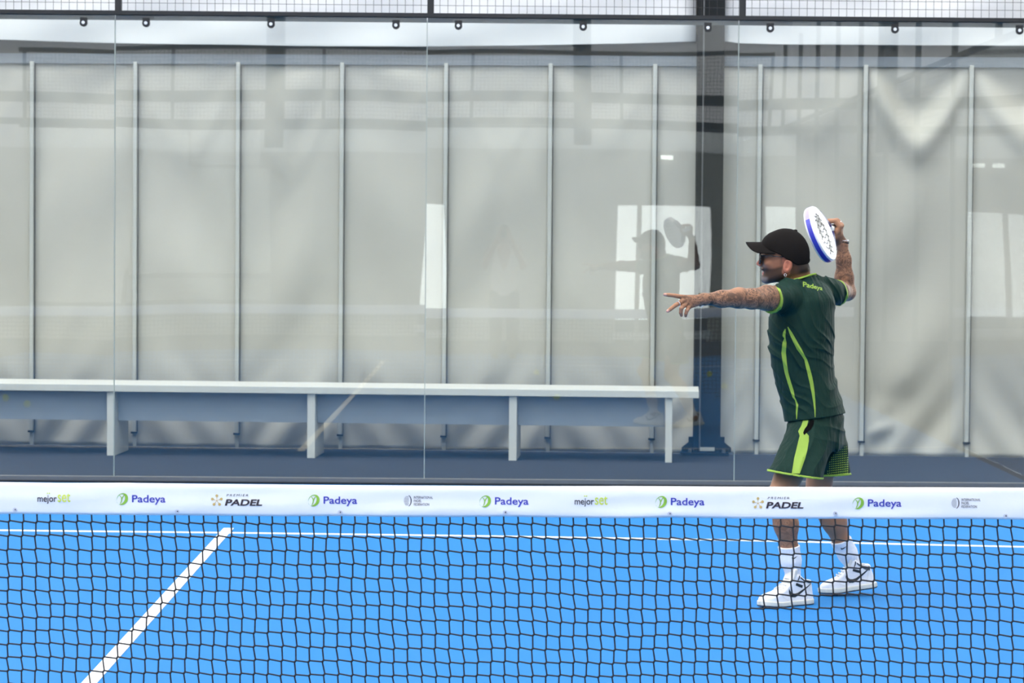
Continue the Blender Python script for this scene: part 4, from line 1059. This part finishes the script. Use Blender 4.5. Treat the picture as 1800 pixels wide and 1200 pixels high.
# glasses, earring, bracelets, ring
FRAME = mat('black_acetate', (0.008, 0.008, 0.009, 1), 0.25, 0.1, 50); LENS = mat('smoked_lens', (0.012, 0.012, 0.013, 1), 0.15, 0.1, 20, spec=0.25); SILVER = mat('silver', (0.80, 0.80, 0.82, 1), 0.22, 0.05, 200, metal=0.9)
gl = MB()
for s in (-1, 1):
    gl.tube([H(0.114, s * 0.066, 0.042), H(0.06, s * 0.0775, 0.041), H(0.004, s * 0.0785, 0.040), H(-0.012, s * 0.077, 0.030)], 0.0024, 6)
    ring = []
    for k in range(21):
        t = 2 * math.pi * k / 20; a = math.copysign(abs(math.cos(t)) ** .6, math.cos(t)) * 0.027; b = math.copysign(abs(math.sin(t)) ** .6, math.sin(t)) * 0.022
        ring.append(H(0.124 - 0.010 * ((0.037 + a) / 0.065) ** 2, s * (0.037 + a), 0.026 + b))
    gl.tube(ring, 0.0026, 6)
gl.bar(H(0.1235, -0.011, 0.034), H(0.1235, 0.011, 0.034), 0.0025, 6)
glasses = gl.build('glasses', FRAME, person, smooth=True)
for s in (-1, 1):
    lv = [H(0.1245, s * 0.037, 0.026)] ; 
    for k in range(20):
        t = 2 * math.pi * k / 20; a = math.copysign(abs(math.cos(t)) ** .6, math.cos(t)) * 0.027; b = math.copysign(abs(math.sin(t)) ** .6, math.sin(t)) * 0.022; lv.append(H(0.1235 - 0.010 * ((0.037 + a) / 0.065) ** 2, s * (0.037 + a), 0.026 + b))
    o = rawmesh('lens', lv, [(0, 1 + k, 1 + (k + 1) % 20) for k in range(20)], LENS, glasses, True); md = o.modifiers.new('thickness', 'SOLIDIFY'); md.thickness = 0.002
def torus_tube(c, u, v, r, rr, n=20, m=None, name='ring', parent=None):
    pts = [np.asarray(c) + np.asarray(u) * r * math.cos(2 * math.pi * k / n) + np.asarray(v) * r * math.sin(2 * math.pi * k / n) for k in range(n + 1)]
    return MB().tube(pts, rr, 6).build(name, m, parent, smooth=True)
torus_tube(H(0.0015, 0.083, -0.040), hf * 0.7 + hl * 0.7, hu, 0.0062, 0.0013, 16, SILVER, 'earring', person)
def wrap(c, ax, r, rr, m, name, squash=1.0, beads=0):
    ax = np.asarray(ax) / np.linalg.norm(ax); u = np.cross(ax, CF); u /= np.linalg.norm(u); v = np.cross(ax, u)
    o = torus_tube(c, u, v * squash, r, rr, 28, m, name, person)
    if beads:
        mb = MB()
        for k in range(beads):
            t = 2 * math.pi * k / beads; q = np.asarray(c) + u * r * math.cos(t) + v * squash * r * math.sin(t); mb.bar(q - ax * rr * 1.5, q + ax * rr * 1.5, rr * 1.7, 8)
        mb.build('beads', m, o, smooth=True)
    return o
THREAD = mat('olive_thread', (0.10, 0.075, 0.02, 1), 0.7, 0.2, 200)
wrap(P(1230.5, 526.5, 12.225), LWR - LEL, 0.0275, 0.0018, THREAD, 'thread_bracelet', 0.85)
wrap(P(1233.0, 527.3, 12.225), LWR - LEL + CU * 0.02, 0.0285, 0.0012, SILVER, 'bracelet', 0.85, 8)
wrap(P(1481, 424.5, 13.08), RWR - REL + CR * 0.06, 0.0262, 0.0026, FRAME, 'bead_bracelet', 0.95, 20)
wrap(P(1481.0, 421.5, 13.08), RWR - REL + CR * 0.05, 0.0262, 0.0015, SILVER, 'chain_bracelet', 0.95, 16)
wrap(P(1192.8, 533.2, 12.168), P(1187, 536.5, 12.160) - P(1199, 529.5, 12.178), 0.0104, 0.0016, SILVER, 'ring')
wrap(G(0.030, 0.024, -0.008), G(0.020, 0.036, -0.008) - G(0.041, 0.012, -0.008), 0.0122, 0.0018, SILVER, 'ring')

# ------------------------------------------------------------------ socks and shoes
SOCK = mat('white_rib_sock', (0.80, 0.80, 0.83, 1), 0.85, 0.03, 60, 0.1, 400, spec=0.2)
SHOEW = mat('white_leather', (0.78, 0.78, 0.80, 1), 0.45, 0.03, 30, 0.04, 200); SHOEC = mat('cream_suede', (0.70, 0.68, 0.63, 1), 0.8, 0.04, 80, 0.1, 400); SOLE = mat('off_white_rubber', (0.66, 0.65, 0.58, 1), 0.6, 0.04, 60); SOLEB = mat('dark_outsole', (0.02, 0.03, 0.05, 1), 0.7, 0.1, 60)
CHAR = mat('charcoal_leather', (0.012, 0.018, 0.022, 1), 0.5, 0.1, 60); GREYS = mat('grey_satin', (0.10, 0.105, 0.11, 1), 0.4, 0.1, 60); LACE = mat('white_lace', (0.80, 0.79, 0.76, 1), 0.8, 0.04, 200)
def make_leg(tagname, KN, AN, calf_rs, sock_t, toe, heel, pitch_up, side_sign, low_collar):
    "toe / heel: floor points of the shoe ends"
    sh = AN - KN
    def sock(p):
        a = KN + sh * sock_t + CR * .005; d = chain(p, [a, KN + sh * (sock_t + 0.18) + CR * .003, AN], calf_rs, 0.02)
        x = np.arctan2((p - AN.astype(f32)) @ np.cross(sh / np.linalg.norm(sh), CR).astype(f32), (p - AN.astype(f32)) @ CR.astype(f32))
        d = d - 0.0006 * np.sin(x * 34)
        cutn = -(sh / np.linalg.norm(sh)) + (CR * 0.10 if side_sign < 0 else CR * 0.10 + CU * 0.25)
        return smax(d, plane(p, a, cutn), 0.004)
    c = lerp(KN + sh * sock_t, AN, .5); s_ob = quadmesh('sock', *sdf_mesh(sock, c - np.array([.09, .09, .16]), c + np.array([.09, .09, .16]), 0.003), SOCK, person)
    fx = toe - heel; Ls = np.linalg.norm(fx); fx = fx / Ls; fy = np.cross(np.array([0, 0, 1.0]), fx); fy /= np.linalg.norm(fy); fz = np.cross(fx, fy)
    R3 = np.stack([fx, fy, fz]).astype(f32); O = heel.astype(f32)
    W = lambda x, y, z: heel + fx * x * Ls / .30 + fy * y + fz * z
    k = Ls / 0.30
    def L(p): q = (p - O) @ R3.T; q = q.copy(); q[:, 0] /= f32(k); return q
    def foot2d(q):
        x = q[:, 0]; hw = np.interp(x, [0, .004, .012, .022, .04, .09, .14, .19, .225, .255, .275, .288, .296, .301], [.006, .016, .0245, .029, .0335, .033, .034, .0405, .044, .0415, .0345, .0260, .0170, .005]).astype(f32)
        yc = np.interp(x, [0, .15, .25, .3], [0, 0, .003, .002]).astype(f32)
        e = np.maximum(-x, x - .302); return np.maximum(np.abs(q[:, 1] - yc) - hw, e) * 0.8
    def sole(p):
        q = L(p); rise = np.interp(q[:, 0], [0, .2, .3], [0, 0, .010]).astype(f32); z = q[:, 2] - rise
        return smax(foot2d(q) - 0.0028, np.maximum(z - 0.025, -z + 0.004), 0.004)
    def outs(p):
        q = L(p); rise = np.interp(q[:, 0], [0, .2, .3], [0, 0, .010]).astype(f32); z = q[:, 2] - rise
        return smax(foot2d(q) - 0.0022, np.maximum(z - 0.006, -z), 0.002)
    def upper(p):
        q = L(p); f2 = foot2d(q); x = q[:, 0]
        top = np.interp(x, [0, .03, .08, .115, .15, .18, .21, .25, .285, .3], [.135, .15, .15, .138, .105, .083, .069, .061, .053, .042]).astype(f32)
        taper = np.interp(q[:, 2], [.02, .06, .10, .15], [0, .003, .003, .001]).astype(f32)
        d = smax(f2 + taper * (x < .30), q[:, 2] - top, 0.018); d = smax(d, .015 - q[:, 2], 0.004)
        back = .004 + 0.24 * np.clip(q[:, 2] - .03, 0, 1); d = smax(d, back - x, 0.012)
        fr = np.interp(q[:, 2], [.02, .045, .06, .08, .16], [.303, .297, .272, .20, .128]).astype(f32); d = smax(d, x - fr, 0.02)
        colz = np.interp(x, [0, .035, .075, .105], [.112, .110, .122, .146]).astype(f32)
        d = smax(d, q[:, 2] - colz, 0.006)
        return d
    def hollow(p):
        q = L(p); return cone(q, (0.062, 0, 0.09), (0.062 + (0.012 if side_sign > 0 else 0), 0, 0.20), .026, .034)
    def upper_h(p): return smax(upper(p), -hollow(p), 0.004)
    ctr = W(.15, 0, .08); lo = ctr - np.array([.21, .21, .12]); hi = ctr + np.array([.21, .21, .12])
    V, Q = sdf_mesh(upper_h, lo, hi, 0.0028, 0.02)
    shoe = quadmesh('shoe', V, Q, SHOEW, person)
    V, Q = sdf_mesh(sole, lo, hi, 0.0028, 0.02); quadmesh('midsole', V, Q, SOLE, shoe)
    V, Q = sdf_mesh(outs, lo, hi, 0.0028, 0.02); quadmesh('outsole', V, Q, SOLEB, shoe)
    def tongue(p):
        q = L(p); xc = np.interp(q[:, 2], [.07, .10, .13, .185], [.172, .147, .130, .120]).astype(f32) - 6 * q[:, 1] ** 2
        d = np.maximum(np.abs(q[:, 0] - xc) - .0075, np.abs(q[:, 1]) - np.interp(q[:, 2], [.07, .12, .18], [.022, .031, .035]).astype(f32)); d = smax(d * .85, np.maximum(q[:, 2] - .166, .07 - q[:, 2]), .010)
        q2 = q[:, 0] + 4.5 * q[:, 1] ** 2 * 2
        return d
    V, Q = sdf_mesh(tongue, lo, hi, 0.0028, 0.02); quadmesh('tongue', V, Q, SHOEC, shoe)
    # side prints, both sides
    for sd in (1, -1):
        def ray(V2):
            O2 = np.array([W(a, sd * 0.09, b) for a, b in V2]); return O2, np.tile(-fy * sd, (len(V2), 1))
        sw = [(.028, .098, .002), (.050, .083, .005), (.080, .066, .009), (.105, .053, .012), (.125, .048, .016), (.142, .050, .018), (.152, .060, .014), (.157, .070, .008), (.158, .078, .002)]
        decal('swoosh_print', *dense(stroke_poly([(a, b) for a, b, w in sw], [w for a, b, w in sw]), .004), ray, upper, CHAR, shoe, 0.0012, 0.088)
        decal('ankle_patch', *dense(stroke_poly([(.080, .084), (.098, .090), (.118, .098)], [.012, .012, .012]), .004), ray, upper, CHAR, shoe, 0.0012, 0.088)
        cl = [(.028, .104), (.042, .103), (.070, .112), (.094, .128)]
        wd = [.020, .017, .010, .006] if low_collar else [.006, .006, .006, .005]
        decal('collar_lining', *dense(stroke_poly([(a, b - w / 2) for (a, b), w in zip(cl, wd)], wd), .004), ray, upper, GREYS if low_collar else CHAR, shoe, 0.0012, 0.088)
        decal('eyestay_edge', *dense(stroke_poly([(.098, .134), (.102, .122), (.111, .106)], [.005, .006, .004]), .004), ray, upper, CHAR, shoe, 0.0012, 0.088)
        decal('toe_seam', *dense(stroke_poly([(.168, .030), (.196, .044), (.204, .062)], [.0018, .0018, .0018]), .004), ray, upper, SOLE, shoe, 0.0009, 0.088)
        decal('heel_seam', *dense(stroke_poly([(.055, .028), (.046, .060), (.030, .098)], [.0018, .0018, .0018]), .004), ray, upper, SOLE, shoe, 0.0009, 0.088)
    for i in range(6):
        x = .195 - .0135 * i; z0 = float(np.interp(x, [.115, .15, .18, .21], [.145, .110, .086, .072])) + .002
        pts = [W(x + (.004 if abs(t) < .5 else 0), t * .024, z0 - .006 * t * t + .002) for t in np.linspace(-1, 1, 7)]
        MB().tube(pts, .0030, 6).build('lace', LACE, shoe, smooth=True)
    # small sock mark
    if True:
        def ray2(V2):
            O2 = np.array([P(a, b, 12.2) for a, b in V2]); D = O2 - CPOS; D /= np.linalg.norm(D, axis=1)[:, None]; return O2, D
        cxm, cym = (1396.5, 980.5) if side_sign < 0 else (1482.5, 963.5)
        decal('sock_mark', *dense(stroke_poly([(cxm - 4.5, cym - 1), (cxm - 3.2, cym + 1.4), (cxm, cym + 0.3), (cxm + 5, cym - 3.2)] if True else [], [1.0, 2.6, 2.0, 0.5]), 1.0), ray2, sock, CHAR, s_ob, 0.0012)
    return shoe
LTOE = PZ(1334, 1069); LTOE[2] = 0.0
LHEEL = PZ(1427, 1060.5); LHEEL[2] = 0.0
make_leg('l', LKN, LAN, [.0480, .0425, .0290], .56, LTOE, LHEEL, 0, -1, False)
RTOE = PZ(1441, 1046); RTOE[2] = 0.0
RHEEL = P(1541, 1031.5, 12.955)
make_leg('r', RKN, RAN, [.0490, .0430, .0290], .55, RTOE, RHEEL, 0, 1, True)
local(person)

# ------------------------------------------------------------------ racket
RWHITE = mat('white_carbon_face', (0.72, 0.72, 0.75, 1), 0.35, 0.02, 30, coat=0.1); RBLUE = mat('blue_edge', (0.035, 0.035, 0.42, 1), 0.3, 0.25, 30, coat=0.3); RNAVY = mat('navy_throat', (0.012, 0.012, 0.13, 1), 0.35, 0.1, 30); RLILAC = mat('lilac_edge', (0.40, 0.34, 0.50, 1), 0.3, 0.08, 30); GRIP = mat('white_grip', (0.80, 0.80, 0.78, 1), 0.7, 0.04, 80, 0.1, 200); RGREY = mat('grey_face_print', (0.25, 0.245, 0.23, 1), 0.5, 0.25, 90); HOLE = mat('dark_hole', (0.012, 0.013, 0.014, 1), 0.8, 0.1, 40)
rk = empty('padel_racket', tuple(RC)); tag(rk, 'white padel racket with blue edge and perforated face raised behind the cap', 'racket')
NP = 72
def outline(t, s=1.0):
    w = 0.130 * math.cos(t); l = 0.145 * math.sin(t)
    if l < 0: l *= 1.12; w *= 1 - 0.28 * (abs(math.sin(t)) ** 3)
    return w * s, l * s
def RP(w, l, n): return RC + RW * w + RL * l + RN * n
prof = [(.93, .0190), (.975, .0185), (1.0, .0150), (1.008, .008), (1.008, -.008), (1.0, -.0150), (.975, -.0185), (.93, -.0190)]
V = []; F = []
for s, n in prof:
    for k in range(NP):
        w, l = outline(2 * math.pi * k / NP, s); V.append(RP(w, l, n))
for a in range(len(prof) - 1):
    for k in range(NP): F.append((a * NP + k, a * NP + (k + 1) % NP, (a + 1) * NP + (k + 1) % NP, (a + 1) * NP + k))
F.append(tuple(range(NP))); F.append(tuple(range(len(V) - 1, len(V) - NP - 1, -1)))
mb = MB(); mb.add(V, F); head_ob = mb.build('racket_head', RWHITE, rk)
mod = None
for (k0, k1, m_) in ((0, 26, RBLUE), (26, 40, RLILAC), (64, 72, RBLUE)):
    V = []; F = []
    for k in range(k0, k1 + 1):
        w, l = outline(2 * math.pi * k / NP, 1.0)
        for s, n in ((1.0, .0105), (1.018, .0095), (1.018, -.0095), (1.0, -.0105)): V.append(RP(w * s, l * s, n))
    for i in range(k1 - k0):
        for j in range(3): F.append((4 * i + j, 4 * i + j + 1, 4 * i + 4 + j + 1, 4 * i + 4 + j))
    MB().add(V, F).build('edge_guard', m_, head_ob)
# throat arms and handle
for s in (-1, 1):
    V = []; F = []
    rows = [(0.085, -0.112, .017), (0.058, -0.148, .016), (0.034, -0.178, .016), (0.014, -0.205, .016)]
    for (w, l, hn) in rows:
        for (dw, dn) in ((-.011, -hn), (.011, -hn), (.011, hn), (-.011, hn)): V.append(RP(s * w + dw, l, dn))
    for i in range(len(rows) - 1):
        for j in range(4): F.append((4 * i + j, 4 * i + (j + 1) % 4, 4 * i + 4 + (j + 1) % 4, 4 * i + 4 + j))
    F += [(0, 1, 2, 3), (15, 14, 13, 12)]
    MB().add(V, F).build('throat_arm', RNAVY, rk)
MB().box(0, 1, 0, 1, 0, 1)
hb = MB(); a = RP(0, -.195, 0); b = RP(0, -.330, 0); hb.bar(a, b, .0175, 20); hb.bar(RP(0, -.196, 0), RP(0, -.206, 0), .0195, 20); hb.build('handle', GRIP, rk, smooth=False)
MB().bar(RP(0, -.329, 0), RP(0, -.340, 0), .021, 20).build('butt_cap', RWHITE, rk)
torus_tube(RP(0.012, -.36, 0.0), RW, RL, 0.022, 0.002, 16, BLACKF, 'wrist_cord', rk)
# holes and prints on the face that looks at us
hl_ = []
rowsH = [(-.086, .034, 7), (-.062, .050, 9), (-.037, .060, 10), (-.011, .064, 10), (.017, .064, 10), (.044, .060, 9), (.068, .048, 8), (.090, .030, 6)]
for side in (1, -1):
    mbh = MB()
    for (w, ext, n) in rowsH:
        for i in range(n):
            l = -ext * 1.05 + 2.1 * ext * i / (n - 1) + 0.006
            a = RP(w + .006 * math.cos(i * 1.3), l, side * .0188); b = RP(w + .006 * math.cos(i * 1.3), l, side * .0196); mbh.bar(a, b, .0044, 10)
    mbh.build('holes', HOLE, head_ob)['kind'] = 'stuff'
def face_poly(VF, name, m_, n=.0193):
    V, F = VF; return rawmesh(name, [RP(w, l, n) for w, l in V], F, m_, head_ob, False)
arc = [(-.078 + .010 * math.cos(t), .03 * math.sin(t)) for t in np.linspace(0, 1, 2)]
g1 = stroke_poly([(.018, .052), (-.015, .056), (-.045, .040), (-.066, .012), (-.072, -.018), (-.058, -.034)], [.034, .036, .038, .036, .034, .022])
g2 = stroke_poly([(-.048, -.012), (-.036, -.040), (-.010, -.052), (.022, -.046), (.050, -.032), (.072, -.012), (.088, .012)], [.026, .024, .020, .020, .022, .026, .022])
g3 = stroke_poly([(-.030, .004), (-.046, -.006), (-.044, -.026)], [.018, .02, .014])
face_poly(merge(g1, g2, g3), 'face_print', RGREY)
tv, tf = fit_text('Padeya', -.055, .05, 0, .02, bold=0.0, shear=0.3)
face_poly(([(-.100 - b * 1.0 + .84 * a * a, -a) for a, b in tv], tf), 'face_lettering', RBLUE)
tv, tf = fit_text('Padeya', -.05, .045, 0, .02, bold=0.01, shear=0.3)
face_poly(([(.118 - b * 1.0 - .84 * a * a, -a) for a, b in tv], tf), 'face_lettering', RBLUE)
local(rk)

# ------------------------------------------------------------------ photographer behind the camera, only a faint reflection
PX, PYY = 1.47, -8.72
def pv(x, y, z): return np.array([PX + x, PYY + y, z])
def ph_body(p):
    d = ellip(p, pv(0, 0.02, 1.63), (.078, .10, .115)); d = smin(d, cone(p, pv(0, -.01, 1.56), pv(0, -.02, 1.45), .055, .06), .03)
    for s in (-1, 1):
        d = smin(d, chain(p, [pv(s * .18, -.02, 1.42), pv(s * .26, .06, 1.22), pv(s * .10, .22, 1.52)], [.05, .042, .028], .02), .02)
        d = smin(d, cone(p, pv(s * .10, .22, 1.52), pv(s * .07, .25, 1.60), .035, .032), .02)
        for k in range(4): d = smin(d, chain(p, [pv(s * .085, .24, 1.575 + .018 * k), pv(s * .06, .29, 1.585 + .018 * k), pv(s * .045, .275, 1.59 + .018 * k)], [.010, .009, .008]), .004)
        d = smin(d, chain(p, [pv(s * .075, .23, 1.56), pv(s * .055, .21, 1.585), pv(s * .045, .20, 1.60)], [.013, .011, .009]), .006)
        d = smin(d, chain(p, [pv(s * .10, 0, .92), pv(s * .11, .02, .50), pv(s * .11, -.02, .10)], [.085, .055, .038], .03), .03)
    d = smin(d, cone(p, pv(0, 0, .95), pv(0, -.01, 1.38), .13, .14), .05)
    return d
def ph_shirt(p):
    q = p.copy(); d = cone(q * np.array([1, 1.25, 1], f32), pv(0, 0, .93) * np.array([1, 1.25, 1]), pv(0, -.01, 1.36) * np.array([1, 1.25, 1]), .175, .165)
    for s in (-1, 1): d = smin(d, cone(p, pv(s * .14, -.015, 1.42), pv(s * .24, .035, 1.26), .065, .068), .04)
    d = smin(d, cone(p, pv(-.12, -.015, 1.44), pv(.12, -.015, 1.44), .06, .06), .04)
    return smax(smax(d, p[:, 2] - 1.50, .01), .84 - p[:, 2], .004)
def ph_trousers(p):
    d = None
    for s in (-1, 1):
        e = chain(p, [pv(s * .09, 0, .86), pv(s * .11, .02, .48), pv(s * .11, -.01, .08)], [.115, .085, .075], .03); d = e if d is None else smin(d, e, .03)
    return smax(smax(d, p[:, 2] - .90, .01), .06 - p[:, 2], .004)
ph = empty('person', (PX, PYY, 0)); tag(ph, 'photographer in beige t-shirt faintly mirrored in the middle of the glass', 'person')
TEE = mat('beige_tee', (0.52, 0.46, 0.38, 1), 0.8, 0.06, 20); TRO = mat('dark_trousers', (0.05, 0.05, 0.055, 1), 0.8, 0.1, 30); CAMB = mat('black_camera', (0.012, 0.012, 0.013, 1), 0.4, 0.1, 40)
PL, PHI = pv(-.4, -.3, 0.0), pv(.4, .45, 1.85)
pb = quadmesh('body', *sdf_mesh(ph_body, PL, PHI, 0.007), SKIN, ph)
nv = len(pb.data.vertices); pz = np.empty(nv * 3, f32); pb.data.vertices.foreach_get('co', pz); pz = pz.reshape(-1, 3)
hairm = sstep(1.655, 1.69, pz[:, 2] - 0.35 * np.clip(pz[:, 1] - PYY, -1, .05)); attr_col(pb, 'skin_tone', np.array([.36, .18, .105]) * (1 - hairm[:, None]) + np.array([.03, .02, .015]) * hairm[:, None]); attr(pb, 'ink_density', np.zeros(nv)); attr(pb, 'ink_solid', np.zeros(nv))
quadmesh('t_shirt', *sdf_mesh(ph_shirt, PL, PHI, 0.008), TEE, ph); quadmesh('trousers', *sdf_mesh(ph_trousers, PL, PHI, 0.008), TRO, ph)
for s in (-1, 1):
    def shoe_f(p): return smax(ellip(p, pv(s * .115, .05, .03), (.048, .15, .075)), -p[:, 2], .004)
    quadmesh('shoe', *sdf_mesh(shoe_f, pv(s * .115 - .08, -.14, -.02), pv(s * .115 + .08, .24, .14), 0.006), CAMB, ph)
local(ph)
pc = empty('photo_camera', (PX, PYY + .22, 1.62)); tag(pc, 'black camera held up by the mirrored photographer', 'camera')
MB().box(PX - .068, PX + .068, PYY + .17, PYY + .235, 1.585, 1.66).build('camera_body', CAMB, pc, bevel=0.008); MB().box(PX - .028, PX + .028, PYY + .165, PYY + .225, 1.655, 1.69).build('viewfinder', CAMB, pc, bevel=0.006)
MB().bar((PX, PYY + .23, 1.622), (PX, PYY + .315, 1.622), .036, 24).build('lens', CAMB, pc)
local(pc)
